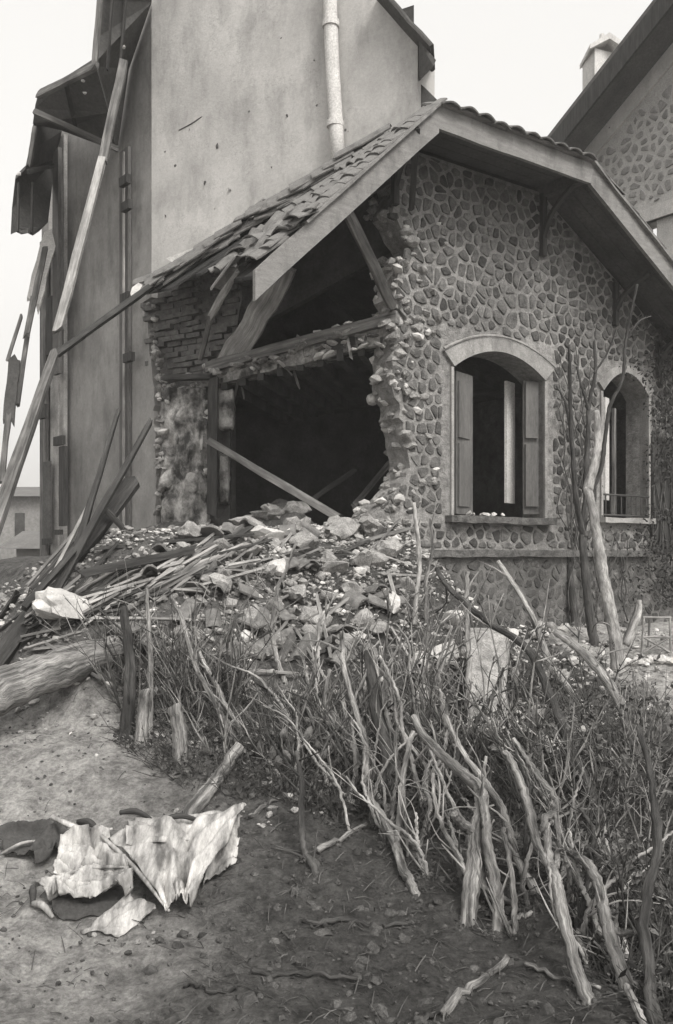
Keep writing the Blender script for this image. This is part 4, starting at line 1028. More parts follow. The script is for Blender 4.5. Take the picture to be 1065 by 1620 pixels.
# ------------------------------------------------------------ rubble
rnd = random.Random(90)
cnt = 0
def put_rock(px, py, rpx, m, label, group, sq=None, seed=0, sink=.35, name='rubble_stone', cat='stone'):
    d = gdepth(px, py)
    if d > 11: return
    r = rpx/F*d; c = P(px, py, d)
    c.z = hgt(c.x, c.y)+r*(sq[2] if sq else .8)*(1-sink)*.7
    return tag(obj(name, *rock(c, r, sq or (rnd.uniform(.9,1.5),rnd.uniform(.8,1.2),rnd.uniform(.55,.95)), seed), m), label, cat, group)
# placed ones
SP = [(152,968,12,'round white lump at the foot of the leaning charred beams'),(440,905,18,'large white block high on the rubble heap'),(513,950,15,'white squared block in the middle of the rubble heap'),
 (425,855,22,'broad pale lump crowning the rubble heap'),(455,850,17,'pale plaster lump right of the broad one on top of the heap'),(250,1062,10,'single white stone alone on the dark bank under the planks'),
 (366,1070,9,'flat white stone half buried in the bank'),(397,1083,7,'small white stone just right of the flat white one'),(174,1087,8,'white chip lying on the ground below the log'),
 (152,1198,6,'white pebble on the open sandy ground'),(846,1010,14,'large white stone under the first window, upper right of the leaning slab'),(892,998,11,'flat white stone near the foot of the pale tree'),
 (907,1050,12,'upright white block left of the pale tree'),(722,985,20,'rough pale block behind the leaning slab'),(870,1185,20,'pale boulder in the hedge bank at right'),(620,965,20,'wide pale block at the right end of the heap'),
 (567,1012,13,'whitish stone near the tall stems in the middle'),(500,1035,13,'pale block above the scattered leaves'),(880,1078,10,'small flat pale stone below the upright white block'),(962,1068,10,'pale stone wedged at the fork of the pale tree'),
 (800,1200,18,'bright patchy boulder among the thick stems'),(700,1045,30,'large whitish slab of masonry behind the hedge')]
for k, (x, y, r, lb) in enumerate(SP):
    put_rock(x, y, r, M_rubL, lb, None, (1.25,1,.85), 900+k, .3)
# the broad fallen chunk of pale plaster on the left flank
c = gp(115, 962, .08); tag(obj('plaster_chunk', *rock(c, .2, (1.35,.9,.75), 1234, .35), M_rubL), 'big pale chunk of plaster in front of the leaning charred beams', 'plaster')
for k in range(270):
    t = rnd.random()
    if t < .62: x = rnd.gauss(470,120); y = rnd.uniform(828,1040)
    elif t < .8: x = rnd.uniform(120,420); y = rnd.uniform(900,1060)
    else: x = rnd.uniform(620,960); y = rnd.uniform(985,1150)
    if x < 110 or x > 985: continue
    if x > 600 and y < 980: continue
    rr = rnd.choice((5,6,7,8,10,12,15,21))*rnd.uniform(.8,1.15)
    m = M_rubL if rnd.random() < .16 else M_rub
    wh = m is M_rubL
    if x > 600: put_rock(x, y, rr*.8, m, ('small ' if rr < 11 else 'large ')+('pale' if wh else 'grey')+' broken stone behind the hedge stems under the '+('first' if x < 850 else 'second')+' window', ('small ' if rr < 11 else 'large ')+('pale' if wh else 'grey')+' stones under the '+('first' if x < 850 else 'second')+' window', seed=k)
    else:
        sz = 'small' if rr < 9 else ('middling' if rr < 14.5 else 'large'); zn = 'crest' if y < 880 else ('left flank' if x < 300 else ('right flank' if x > 520 else ('upper face' if y < 950 else 'foot')))
        put_rock(x, y, rr, m, '%s %s broken stone on the %s of the rubble heap' % (sz, 'pale' if wh else 'grey', zn), '%s %s stones, %s of the heap' % (sz, 'pale' if wh else 'grey', zn), seed=k)
for k, (x, y, r) in enumerate(((300,850,26),(350,872,20),(392,880,24),(480,870,26),(545,850,30),(590,845,26),(610,880,24),(530,905,24),(470,945,26),(560,940,22),(350,930,20),(410,985,24),(505,990,24),(600,1000,20),(270,905,18),(575,890,26),(640,930,20))):
    put_rock(x, y, r, M_rub, 'large mortared lump of wall lying at the %s of the rubble heap' % (('crest' if y < 880 else 'face')+(', left' if x < 420 else ', right') if True else ''), 'mortared lumps, %s %s' % ('crest' if y < 880 else 'face', 'left' if x < 420 else 'right'), (1.3,1,.7), 8000+k, .4, 'masonry_lump', 'masonry')
# small rubble nobody could count
mb, ml = MB(), MB()
for k in range(1400):      # litter under the leaning beams at the left
    x = rnd.uniform(-3.4, -1.6); y = rnd.uniform(5.7, 8.5); r = .006+abs(rnd.gauss(0,.02)); (ml if rnd.random() < .2 else mb).add(*rock(on(x, y, r*.3), r, (1.3,1,.7), k+50000, .35))
for k in range(14000):
    t = rnd.random()
    if t < .8: s = rnd.gauss(4.0, 1.0); q = abs(rnd.gauss(.6, .75))-.5
    else: s = rnd.uniform(2.2, 8.5); q = rnd.uniform(.1, 3.0)
    v = W.xyz(s, 0, -q)
    if v.y < 3.4: continue
    r = min(.07, .004+abs(rnd.gauss(0, .014)))
    p = on(v.x, v.y, r*.3); (ml if rnd.random() < .20 else mb).add(*rock(p, r, (1.3,1,.7), k, .35))
tag(mb.build('rubble_gravel', M_rub), kind='stuff'); tag(ml.build('plaster_crumbs', M_rubL), kind='stuff')
mb = MB()
for k in range(5200):
    x = rnd.uniform(-2.4, 3); y = 2.4+3.6*rnd.random()**1.3; r = .003+abs(rnd.gauss(0,.0055))
    if x < -.2 and rnd.random() < .7: continue
    mb.add(*rock(on(x, y, r*.3), r, (1.2,1,.7), k+9000, .3))
tag(mb.build('gravel', M_clod), kind='stuff')
mb = MB()
for k in range(4200):
    x = rnd.uniform(-2.4, 3); y = 2.4+3.4*rnd.random()**1.2; l = rnd.uniform(.02,.09); a = rnd.uniform(0,6.28); r = rnd.uniform(.001,.003)
    if x < -.6 and rnd.random() < .75: continue
    p = on(x, y, .004); q = on(x+math.cos(a)*l, y+math.sin(a)*l, .006+abs(rnd.gauss(0,.015))); mid = p.lerp(q,.5)+Vector((0,0,rnd.uniform(0,.01)))
    mb.add(*tube([p,mid,q],[r,r,r*.5],3,0,k,1))
tag(mb.build('straw_litter', M_woodS), kind='stuff')
mb = MB()
for k in range(1300):      # churned clods
    x = rnd.uniform(-.7, 2.4); y = rnd.uniform(2.5, 5.2); r = min(.04, abs(rnd.gauss(0,.014))+.006)
    mb.add(*rock(on(x, y, -r*.1), r, (1.2,1.1,.9), k+19000, .25))
tag(mb.build('soil_clods', M_clod), kind='stuff')

rnd = random.Random(71)
for k in range(46):
    x, y = rnd.gauss(440,130), rnd.uniform(840,1050)
    if not 140 < x < 640: continue
    c = gp(x, y, .03)
    if c.y > 9: continue
    o = link('broken_tile', TM[0]); o.matrix_world = Matrix.Translation(c) @ Matrix.Rotation(rnd.uniform(0,6.28),4,'Z') @ Matrix.Rotation(rnd.gauss(0,.5),4,'X') @ Matrix.Rotation(rnd.gauss(0,.4),4,'Y') @ Matrix.Diagonal((rnd.uniform(.4,.9),rnd.uniform(.3,.8),1,1))
    zn = 'left half' if x < 400 else 'right half'
    tag(o, 'broken roof tile lying among the stones on the %s of the heap' % zn, 'roof tile', 'broken tiles, %s of the heap' % zn)
# broken pale drain pipes sticking out of the bank
for k, (x, y, r, lb) in enumerate(((664,1060,14,'left one of two broken white clay pipes poking from the bank'),(712,1062,16,'right one of two broken white clay pipes poking from the bank'),(668,1110,12,'small broken white clay pipe lower down on a stem'))):
    d = gdepth(x, y+6)-.10; rr = r/F*d; c = P(x, y, d); e = empty('clay_pipe', c, label=lb, cat='pipe')
    vs, fs = [], []; n = 12
    ax = Vector((.1,1,.12))
    for yy, ri in ((0,1.),(0,.72),(.35,.72),(.35,1.)):
        for i in range(n):
            a = 2*math.pi*i/n; vs.append(c+ax*yy+Vector((math.cos(a)*rr*ri*1.1,0,math.sin(a)*rr*ri*(1 if math.sin(a)>-.2 else .4))))
    for j in range(4):
        for i in range(n): fs.append((j*n+i, j*n+(i+1) % n, ((j+1) % 4)*n+(i+1) % n, ((j+1) % 4)*n+i))
    obj('pipe_wall', vs, fs, M_rubL, e)
    obj('pipe_bore_shade', *rock(c+ax*.2, rr*.7, (1,1,1), k), M_shade, e)  # dark lump added to imitate the shade inside the bore
# leaning masonry slab
a = gdepth(768,1150)
vs = [P(742,1003,a+.55), P(800,1003,a+.62), P(806,1030,a+.6), P(800,1100,a+.25), P(808,1150,a+.02), P(738,1152,a-.0), P(746,1080,a+.22)]
vs += [v+Vector((.03,.14,.03)) for v in vs]; n = 7
obj_ = tag(obj('masonry_slab', vs, [(0,1,2,3,4,5,6),tuple(range(13,6,-1))]+[(i,(i+1)%7,(i+1)%7+7,i+7) for i in range(7)], M_rub), 'grey slab of masonry leaning upright among the stems below the first window', 'slab')

# ------------------------------------------------------------ logs and stumps
BASES = []
def side_twigs(P3, R3, m, par, seed):
    rnd = random.Random(seed*17+3)
    for k in range(rnd.randint(3, 7)):
        i = rnd.randint(1, len(P3)-1); p = P3[i].lerp(P3[i-1], rnd.random()); l = rnd.uniform(.05,.32); r = min(R3[i]*.45, .006)*rnd.uniform(.6,1.1)
        dr = (P3[i]-P3[i-1]).normalized()+Vector((rnd.gauss(0,.8),rnd.gauss(-.2,.5),rnd.gauss(.2,.5))); dr.normalize()
        q = p+dr*l*.5; q2 = q+(dr+Vector((rnd.gauss(0,.5),rnd.gauss(0,.4),rnd.gauss(0,.4)))).normalized()*l*.5
        obj('twig', *tube([p-dr*R3[i]*.3, q, q2], [r*1.3, r, r*.4], 5, .12, k+seed, 3), m, par, True)
def gtube(name, pts, rad, m, label, cat, group=None, dd=.5, d0=None, seed=0, sides=8, lump=.09, wob=.0022, kids=(), up=.0, parent=None):
    """limb along pixel points: starts on the ground at the first, dd deeper at the last, never inside the bank"""
    base = d0 if d0 else gdepth(pts[0][0], pts[0][1], up)
    n = len(pts); P3, R3 = [], []
    for i, (x, y) in enumerate(pts):
        d = base+dd*(i/(n-1))
        if y > 905: d = min(d, gdepth(x, y)-(.0 if i == 0 else .05))
        P3.append(P(x, y, d)); r = rad[0]+(rad[1]-rad[0])*i/(n-1); R3.append(r/F*d)
    BASES.append((P3[0].copy(), R3[0]))
    P3.insert(0, P3[0]+(P3[0]-P3[1]).normalized()*.05-Vector((0,0,.13))); R3.insert(0, R3[0]*1.25); n += 1
    vs, fs = tube(P3, R3, sides+3, lump, seed, 9, wob)
    if parent is None:
        if kids:
            e = empty(name, P3[0], label=label, cat=cat, group=group)
            obj('trunk', vs, fs, m, e, True); side_twigs(P3, R3, m, e, seed)
            for kk, (kp, kr, kdd) in enumerate(kids):
                kd = base+dd*.4
                # start at the nearest trunk point
                k0 = P(kp[0][0], kp[0][1], kd); q = min(P3, key=lambda v: ((v.x/v.y-k0.x/k0.y)**2+(v.z-EYE)/v.y*0+(((v.z-EYE)/v.y-(k0.z-EYE)/k0.y))**2))
                base_d = q.y; K3, KR = [], []
                for i, (x, y) in enumerate(kp):
                    d = base_d+kdd*i/(len(kp)-1)
                    if y > 905: d = min(d, gdepth(x, y)-.05)
                    K3.append(P(x, y, d)); KR.append((kr[0]+(kr[1]-kr[0])*i/(len(kp)-1))/F*d)
                obj('branch', *tube(K3, KR, 8, lump, seed+kk+1, 8, wob), m, e, True)
            return e
        o = tag(obj(name, vs, fs, m, None, True), label, cat, group)
        if cat in ('hedge stem', 'shoot', 'rod', 'tree', 'stem'): side_twigs(P3, R3, m, o, seed)
        return o
vs, fs = tube([P(-60,1118,5.1), P(0,1092,5.3), P(60,1068,5.5), P(120,1048,5.7), P(186,1030,5.9)], [.125,.13,.125,.12,.10], 14, .07, 5, 5, .006)
tag(obj('fallen_log', vs, fs, M_bark, None, True), 'thick fallen log with a bright upper edge at the left edge of the picture', 'log')
gtube('cut_log', [(300,1292),(330,1250),(356,1215),(380,1180)], (13,9), M_bark, 'slanting grey log propped behind the crumpled metal sheet', 'log', dd=.35)
gtube('stump', [(285,1205),(284,1160),(276,1115)], (13,11), M_bark, 'pale broken stump on the dark bank above the slanting log', 'stump', dd=.05)
gtube('stump', [(222,1180),(226,1130),(230,1090)], (10,8), M_bark, 'thin grey post standing left of the pale stump', 'post', dd=.05)
gtube('stump', [(200,1165),(206,1060),(196,960)], (12,6), M_barkD, 'tall dark hedge stem at the left end of the bank', 'stem', dd=.2)
gtube('hedge_stem', [(236,1170),(238,1050),(232,930)], (6,3), M_bark, 'slim grey stem right beside the tall dark one', 'stem', dd=.2)

# ------------------------------------------------------------ the thick hedge stems at right
HS = 'hedge stem'
gtube('hedge_stem', [(930,1582),(908,1520),(892,1450),(882,1400),(872,1372)], (11.5,9), M_bark, 'stoutest pale stem at lower right, forking halfway up into three', HS, dd=.45, seed=1, kids=(
    ([(872,1372),(850,1335),(840,1290),(828,1250),(812,1210),(798,1190)], (8,6), .35),
    ([(872,1372),(866,1330),(862,1297),(876,1284),(878,1262),(850,1225),(836,1203),(812,1168)], (7,3.5), .4),
    ([(880,1375),(884,1340),(880,1300),(876,1270)], (5,3), .2)))
gtube('hedge_stem', [(992,1566),(972,1500),(958,1450),(950,1410),(934,1372),(915,1356),(894,1346)], (12,6), M_bark, 'stout stem with a side root, right of the forked one', HS, dd=.5, seed=2, kids=(([(958,1452),(975,1473),(1004,1474)], (7,4), -.1),))
gtube('hedge_stem', [(944,1455),(925,1418),(908,1380),(890,1350),(872,1335)], (5,4), M_bark, 'thin wavy stem between the two stout ones', HS, dd=.3, seed=3)
gtube('hedge_stem', [(788,1470),(786,1410),(772,1340),(768,1290),(762,1262)], (10,7), M_bark, 'upright grey stem left of the forked one', HS, dd=.3, seed=4)
gtube('hedge_stem', [(742,1450),(748,1380),(752,1320),(762,1275),(760,1250),(738,1228),(700,1195),(672,1165),(654,1134)], (14,5.5), M_bark, 'thick stem bending far over to the left with a sawn stub', HS, dd=.7, seed=5, kids=(([(745,1315),(728,1300),(717,1285)], (9,8), -.1),))
gtube('hedge_stem', [(846,1412),(824,1372),(810,1330),(798,1290),(780,1255),(758,1225),(735,1195),(716,1160),(700,1118)], (7,4.5), M_bark, 'long smooth stem crossing the bent one', HS, dd=.8, seed=6)
gtube('hedge_stem', [(816,1475),(812,1410),(806,1360),(796,1310)], (5,4), M_bark, 'short straight stem behind the forked one', HS, dd=.3, seed=7)
gtube('hedge_stem', [(658,1414),(640,1380),(626,1338),(606,1294),(584,1262),(578,1225),(578,1180),(562,1120),(545,1060),(541,1000)], (8,4), M_bark, 'tall pale stem left of the bent one with a Y fork at its foot', HS, dd=1.3, seed=8, kids=(([(627,1338),(632,1290),(638,1230),(646,1185),(654,1158)], (5.5,4), .4),))
gtube('hedge_stem', [(664,1338),(675,1300),(681,1270),(671,1245),(677,1215),(690,1192)], (4.5,3), M_bark, 'thin snaking stem in the dark hollow under the bent one', HS, dd=.3, seed=9)
gtube('hedge_stem', [(616,1292),(590,1245),(562,1190),(535,1140),(514,1110),(522,1060)], (4.5,3), M_bark, 'thin stem leaning left across the middle of the bank', HS, dd=.9, seed=10)
gtube('hedge_stem', [(606,1250),(616,1210),(602,1150),(590,1090),(584,1030)], (14,8), M_barkD, 'thick dark stem standing behind the tall pale one', HS, dd=.5, seed=11)
gtube('hedge_stem', [(498,1378),(482,1345),(477,1290),(478,1240),(470,1190)], (6,4), M_barkD, 'dark curved stem under the scattered leaves', HS, dd=.4, seed=12)
gtube('hedge_stem', [(378,1182),(345,1120),(310,1055),(290,985),(270,945)], (4,3), M_bark, 'left one of two long straight rods leaning left over the bank', 'rod', dd=.5, seed=13)
gtube('hedge_stem', [(382,1165),(352,1105),(324,1050),(300,1000)], (4,3), M_bark, 'right one of two long straight rods leaning left over the bank', 'rod', dd=.5, seed=14)
gtube('hedge_stem', [(965,1320),(905,1190),(872,1105),(838,1030),(775,985),(715,935),(690,900)], (9,3.5), M_barkD, 'long dark stem curving from the right corner up over the slab', HS, dd=1.6, seed=15)
gtube('hedge_stem', [(905,1100),(870,1050),(848,990),(820,935),(788,888)], (7,3.5), M_bark, 'slim stem pointing up left below the first window', HS, dd=.5, seed=16)
gtube('hedge_stem', [(1010,1200),(975,1100),(930,1040),(880,1000)], (9,6), M_bark, 'grey stem slanting in front of the pale tree foot', HS, dd=.8, seed=17)
gtube('hedge_stem', [(655,985),(661,930),(664,880),(655,795)], (4,3), M_barkL, 'straight pale shoot standing before the torn wall', 'shoot', dd=.1, seed=18)
gtube('hedge_stem', [(676,985),(674,920),(684,870),(680,820)], (4,2), M_bark, 'grey shoot just right of the straight pale one', 'shoot', dd=.1, seed=19)
gtube('hedge_stem', [(690,1230),(720,1180),(705,1120),(690,1070),(715,990)], (4,2), M_bark, 'thin shoot rising past the right clay pipe', 'shoot', dd=.5, seed=20)
gtube('hedge_stem', [(738,1140),(742,1050),(738,960),(740,905)], (5,3), M_bark, 'upright shoot standing left of the leaning slab', 'shoot', dd=.2, seed=21)
gtube('hedge_stem', [(848,1150),(850,1175),(840,1205)][::-1], (5,3), M_bark, 'short forked tip above the bright boulder', 'shoot', dd=.1, seed=22)
gtube('hedge_stem', [(1018,1625),(1005,1590),(990,1560)], (7,6), M_bark, 'pale root at the lower right corner', 'root', dd=.1, seed=23)
gtube('hedge_stem', [(1040,1640),(1030,1560),(1020,1440),(1040,1340),(1030,1230),(1010,1150)], (11,4), M_barkD, 'dark mossy trunk rising along the right edge of the picture', 'trunk', dd=.9, seed=24, lump=.3)
rnd = random.Random(2024); wl_ = []
for k in range(64):
    x = rnd.uniform(440, 1000); lo = interp(x, [(440,1240),(560,1320),(700,1400),(860,1480),(1000,1600)]); y = lo-rnd.random()**1.5*200
    wl_.append((x, y))
wl_.sort()
for k, (x, y) in enumerate(wl_):
    pts = [(x, y)]; L_ = rnd.uniform(90, 260); a = R(rnd.gauss(100, 20)) if x > 560 else R(rnd.gauss(92, 22)); n = 6; cx_, cy_ = x, y
    for i in range(n):
        a += rnd.gauss(0, .22); cx_ += math.cos(a)*L_/n; cy_ -= math.sin(a)*L_/n; pts.append((cx_, cy_))
    r = rnd.uniform(2.0, 5.0)*(1.25 if y > 1400 else 1)
    m_ = rnd.choice((M_bark, M_bark, M_bark, M_barkL, M_barkD)); tn = {M_bark.name:'grey', M_barkL.name:'pale', M_barkD.name:'dark'}[m_.name]; pos = 'middle of the bank' if x < 640 else ('bank under the first window' if x < 850 else 'bank at the right')
    gtube('wiry_stem', pts, (r, r*.45), m_, '%s %s bare wiry stem rising from the %s' % ('thin' if r < 3.4 else 'stouter', tn, pos), HS, '%s %s wiry stems, %s' % ('thin' if r < 3.4 else 'stouter', tn, pos), dd=rnd.uniform(.1,.6), seed=3000+k, sides=4)
# pale tree by the second window
gtube('pale_tree', [(978,1062),(972,1000),(962,950),(952,900),(945,850),(936,800),(928,770)], (11,6.5), M_barkL, 'pale stripped young tree standing before the second window', 'tree', dd=.25, seed=30, lump=.1, kids=(
    ([(930,775),(940,735),(946,700),(944,650)], (8,5), .1), ([(975,1000),(990,1020),(1010,975),(1012,950)][1:], (6,3), .1)))
gtube('dark_tree', [(940,1020),(932,960),(926,900),(922,850),(928,790),(928,750)], (8,4.5), M_barkD, 'dark slender tree just left of the pale one with twigs over the second window', 'tree', dd=.2, seed=31, kids=(
    ([(928,790),(950,745),(958,690),(966,640),(985,600),(990,540),(1008,450)], (4,2), -.1), ([(926,780),(930,700),(932,640),(942,590),(940,540)], (4.5,2), .1),
    ([(924,850),(912,790),(905,700),(902,600),(900,545)], (5,2), -.2), ([(932,650),(920,610),(912,580)], (2.5,1.5), 0), ([(905,700),(895,640),(880,610)], (2.5,1), 0), ([(940,590),(960,560),(975,520)], (2,1), 0), ([(990,540),(1010,510),(1030,500)], (2,1), 0)))
gtube('dark_tree', [(912,990),(905,940),(900,890),(884,850),(878,800)], (7,3), M_barkD, 'thinner dark sapling left of the dark slender tree', 'tree', dd=.2, seed=32)
gtube('hedge_stem', [(978,1040),(992,1005),(1004,975),(1010,950)], (6,3), M_bark, 'short curved branch left of the folding chair frame', 'branch', dd=.1, seed=33)
# sticks on the ground
for k, (a, b, r, m, lb) in enumerate((((700,1602),(802,1512),8,M_bark,'pale stick lying on the dark soil at bottom right'),((805,1462),(842,1438),5,M_barkL,'short pale stick below the upright grey stem'),((395,1530),(565,1545),4,M_barkD,'long dark stick flat on the soil at the bottom centre'),
    ((480,1452),(650,1455),4,M_barkD,'thin dark stick crossing the bare soil in the middle'),((500,1345),(580,1300),5,M_bark,'grey stick in front of the dark curved stem'),((290,1555),(375,1558),4,M_barkD,'short dark stick near the bottom edge'),((830,1520),(950,1560),4,M_bark,'thin root lying across the foot of the forked stem'),
    ((395,1290),(440,1262),4,M_bark,'stick poking out past the right corner of the metal sheet'),((655,1620),(735,1560),5,M_barkD,'dark stick at the bottom edge left of the pale one'))):
    A0, B0 = gp(*a, .02), gp(*b, .02); n = 5
    pts = [A0.lerp(B0, i/n) for i in range(n+1)]
    pts = [on(p.x, p.y, .012) for p in pts]
    tag(obj('stick', *tube(pts, [r/F*p.y*(1-.3*i/n) for i, p in enumerate(pts)], 7, .18, k, 3, .004), m, None, True), lb, 'stick')

# bare shrubs: bushes of many shoots along the bank
M_leafP = mat('pale_leaf', .06, .17, 12, 6, bump=.3, bdist=.003, rough=.7)
LEAFM = [M_leaf]
def shrub(px, py, n, ht, seed, label, group, m=M_twig, lean=(0,0), thick=.006, leaf=0):
    rnd = random.Random(seed); c = gp(px, py); e = empty('bare_shrub', c, label=label, cat='shrub', group=group)
    lf = MB()
    for i in range(n):
        one = MB()
        a = rnd.uniform(0, 6.28); sp = abs(rnd.gauss(0, .35)); h = ht*rnd.uniform(.5,1.1)
        p = c+Vector((math.cos(a)*.07, math.sin(a)*.07, -.03)); pts = [p]
        dr = Vector((math.cos(a)*sp+lean[0], math.sin(a)*sp*.6+lean[1], 1)).normalized()
        sg = 5
        for k in range(sg):
            dr = (dr+Vector((rnd.gauss(0,.16), rnd.gauss(0,.12), rnd.gauss(0,.06)))).normalized(); p = p+dr*h/sg; pts.append(p)
        th = thick*rnd.uniform(.6,1.5)
        one.add(*tube(pts, [th*(1-.75*k/sg) for k in range(sg+1)], 5, .1, seed*7+i, 2))
        for k in range(rnd.randint(2,5)):
            b = rnd.randint(1, sg-1); q = pts[b]; d2 = (dr+Vector((rnd.gauss(0,.7),rnd.gauss(0,.5),rnd.gauss(.1,.4)))).normalized(); l2 = h*rnd.uniform(.12,.4)
            q2 = q+d2*l2*.5; q3 = q2+(d2+Vector((rnd.gauss(0,.3),rnd.gauss(0,.3),.1))).normalized()*l2*.5
            one.add(*tube([q,q2,q3], [th*.55,th*.4,th*.2], 4, .1, i+k, 2))
            if leaf and rnd.random() < leaf:
                for _ in range(3 if leaf < 1 else 9): lf.add(*leafq(q3.lerp(q2, rnd.random()), rnd.uniform(.012,.028), rnd))
        obj('stem', one.v, one.f, m, e, True)
    if lf.v: obj('leaves', lf.v, lf.f, LEAFM[0], e)['kind'] = 'stuff'
    return e
def leafq(c, r, rnd):
    a = Vector((rnd.gauss(0,1),rnd.gauss(0,1),rnd.gauss(0,1))).normalized(); b = a.cross(Vector((rnd.gauss(0,1),rnd.gauss(0,1),rnd.gauss(0,1)))).normalized(); n_ = a.cross(b)
    vs = [c-a*r, c+b*r*.5+n_*r*.15, c+a*r, c-b*r*.5+n_*r*.15]
    return vs, [(0,1,2),(0,2,3)]
rnd = random.Random(4)
spots = []
for k in range(44):
    x = 205+(k*79 % 790)+rnd.uniform(-15,15)
    lo = interp(x, [(200,1150),(400,1215),(560,1260),(700,1270),(860,1300),(960,1400),(1065,1560)]); hi_ = interp(x, [(200,1040),(330,1060),(420,1130),(560,1140),(660,1080),(800,1050),(1065,1120)])
    y = rnd.uniform(hi_, lo); spots.append((x, y))
ORD = 'first second third fourth fifth sixth seventh eighth ninth tenth eleventh twelfth thirteenth fourteenth fifteenth sixteenth'.split()
zones = {}
for x, y in spots:
    z_ = 0 if x < 420 else (1 if x < 640 else (2 if x < 820 else 3)); mid_ = interp(x, [(200,1090),(400,1150),(560,1210),(700,1230),(860,1250),(1065,1310)])
    zones.setdefault((z_, y > mid_), []).append((x, y))
ZN = ('left part of bank', 'middle of bank', 'among thick stems', 'right end of bank')
k = 0
for (z_, low_), L_ in sorted(zones.items()):
    L_.sort()
    for n_, (x, y) in enumerate(L_):
        lb = '%s bare shrub from left in the %s row, %s' % (ORD[n_], 'lower' if low_ else 'upper', ZN[z_]); k += 1
        shrub(x, y, rnd.randint(6,11), rnd.uniform(.4,.8)*(.75 if z_ == 1 else 1), 400+k, lb, 'bare hedge shrubs on the bank', lean=(rnd.gauss(-.15,.2), 0), m=M_bark if k % 2 else M_twig, thick=.0055, leaf=.7 if z_ == 3 else .15)
# tall light shoots across the middle
for k, (x, y) in enumerate(sorted(((470,1180),(545,1160),(600,1150),(640,1190),(700,1200),(350,1130),(300,1120),(760,1190),(820,1230),(900,1290)))):
    shrub(x, y, 5, rnd.uniform(.75,1.05), 700+k, '%s clump of tall pale shoots from the left on the hedge bank' % ORD[k], 'clumps of tall pale shoots', m=M_bark, lean=(rnd.gauss(-.1,.2),0), thick=.008)
LEAFM[0] = M_leafP
for k, (x, y) in enumerate(sorted(((1010,1290),(1050,1360),(1000,1450),(1058,1500),(1040,1600),(985,1210),(1055,1230),(940,1260),(1020,1180)))):
    shrub(x, y, 13, rnd.uniform(.4,.6), 900+k, '%s leafy trailing bush from the left at the right edge' % ORD[k], 'leafy bushes at the right edge', m=rnd.choice((M_twig,M_bark)), lean=(rnd.gauss(0,.25),0), thick=.005, leaf=.9)
# undergrowth: tangled dead stalks nobody could count
mb = MB(); rnd = random.Random(8)
for k in range(5200):
    x = rnd.uniform(190,1090)
    lo = interp(x, [(190,1190),(300,1250),(430,1270),(560,1300),(700,1330),(860,1400),(960,1560),(1065,1640)]); hi_ = interp(x, [(190,1000),(330,1040),(400,1090),(560,1100),(640,1040),(800,1040),(960,1060),(1065,1140)])
    y = hi_+(lo-hi_)*rnd.random()**.9
    d = gdepth(x, y)
    if d > 9: continue
    p = P(x, y, d)-Vector((0,0,.01)); l = rnd.uniform(.05,.22)*(1.2 if x > 800 else 1)
    dr = Vector((rnd.gauss(0,.7), rnd.gauss(-.2,.5), rnd.uniform(.15,1))).normalized(); p2 = p+dr*l*.5; p3 = p2+(dr+Vector((rnd.gauss(0,.5),rnd.gauss(0,.5),rnd.gauss(0,.4)))).normalized()*l*.5
    r = rnd.uniform(.0015,.004); mb.add(*tube([p,p2,p3],[r,r*.8,r*.4],3,0,k,1))
tag(mb.build('dead_undergrowth', M_twig), kind='stuff')
mb, ml = MB(), MB()
for k in range(3600):
    x = rnd.uniform(190,1090)
    lo = interp(x, [(190,1190),(300,1250),(430,1270),(560,1300),(700,1330),(860,1400),(960,1560),(1065,1640)]); hi_ = interp(x, [(190,1010),(330,1060),(400,1110),(560,1120),(640,1060),(800,1040),(960,1060),(1065,1140)])
    y = hi_+(lo-hi_)*rnd.random()
    d = gdepth(x, y)
    if d > 9: continue
    p = P(x, y, d)+Vector((0,0,abs(rnd.gauss(.02,.05)))); (ml if rnd.random() < .35 else mb).add(*leafq(p, rnd.uniform(.010,.026), rnd))
tag(mb.build('dark_leaf_litter', M_ivy), kind='stuff'); tag(ml.build('dry_leaf_litter', M_leaf), kind='stuff')
# the little leafy plant in the middle
e = empty('leafy_plant', gp(470, 1215), label='small leafy plant with broad pale leaves in the middle of the bank', cat='plant')
c0 = gp(470, 1215)
for k, (x, y) in enumerate(((412,1182),(432,1190),(448,1160),(455,1195),(470,1196),(478,1190),(488,1160),(500,1180),(512,1192),(520,1186),(440,1205),(473,1212),(460,1172))):
    p = P(x, y, c0.y+rnd.uniform(-.12,.05)); a = Vector((rnd.gauss(0,.5),rnd.gauss(0,.3),1)).normalized(); b = a.cross(Vector((0,1,.3))).normalized(); r = rnd.uniform(.03,.05)
    vs = [p-a*r, p-a*r*.3+b*r*.5, p+a*r*.5+b*r*.45, p+a*r*1.1, p+a*r*.5-b*r*.45, p-a*r*.3-b*r*.5, p+Vector((0,-.012,0))]
    obj('leaf', vs, [(i,(i+1)%6,6) for i in range(6)], M_leafP, e)
for k in range(5):
    obj('stem', *tube([c0-Vector((0,0,.03)), c0+Vector((rnd.uniform(-.1,.1),-.03,.1)), c0+Vector((rnd.uniform(-.2,.2),-.04,.2))], [.006,.005,.003], 5, .1, k), M_twig, e)
mb, ms = MB(), MB(); rnd = random.Random(12)
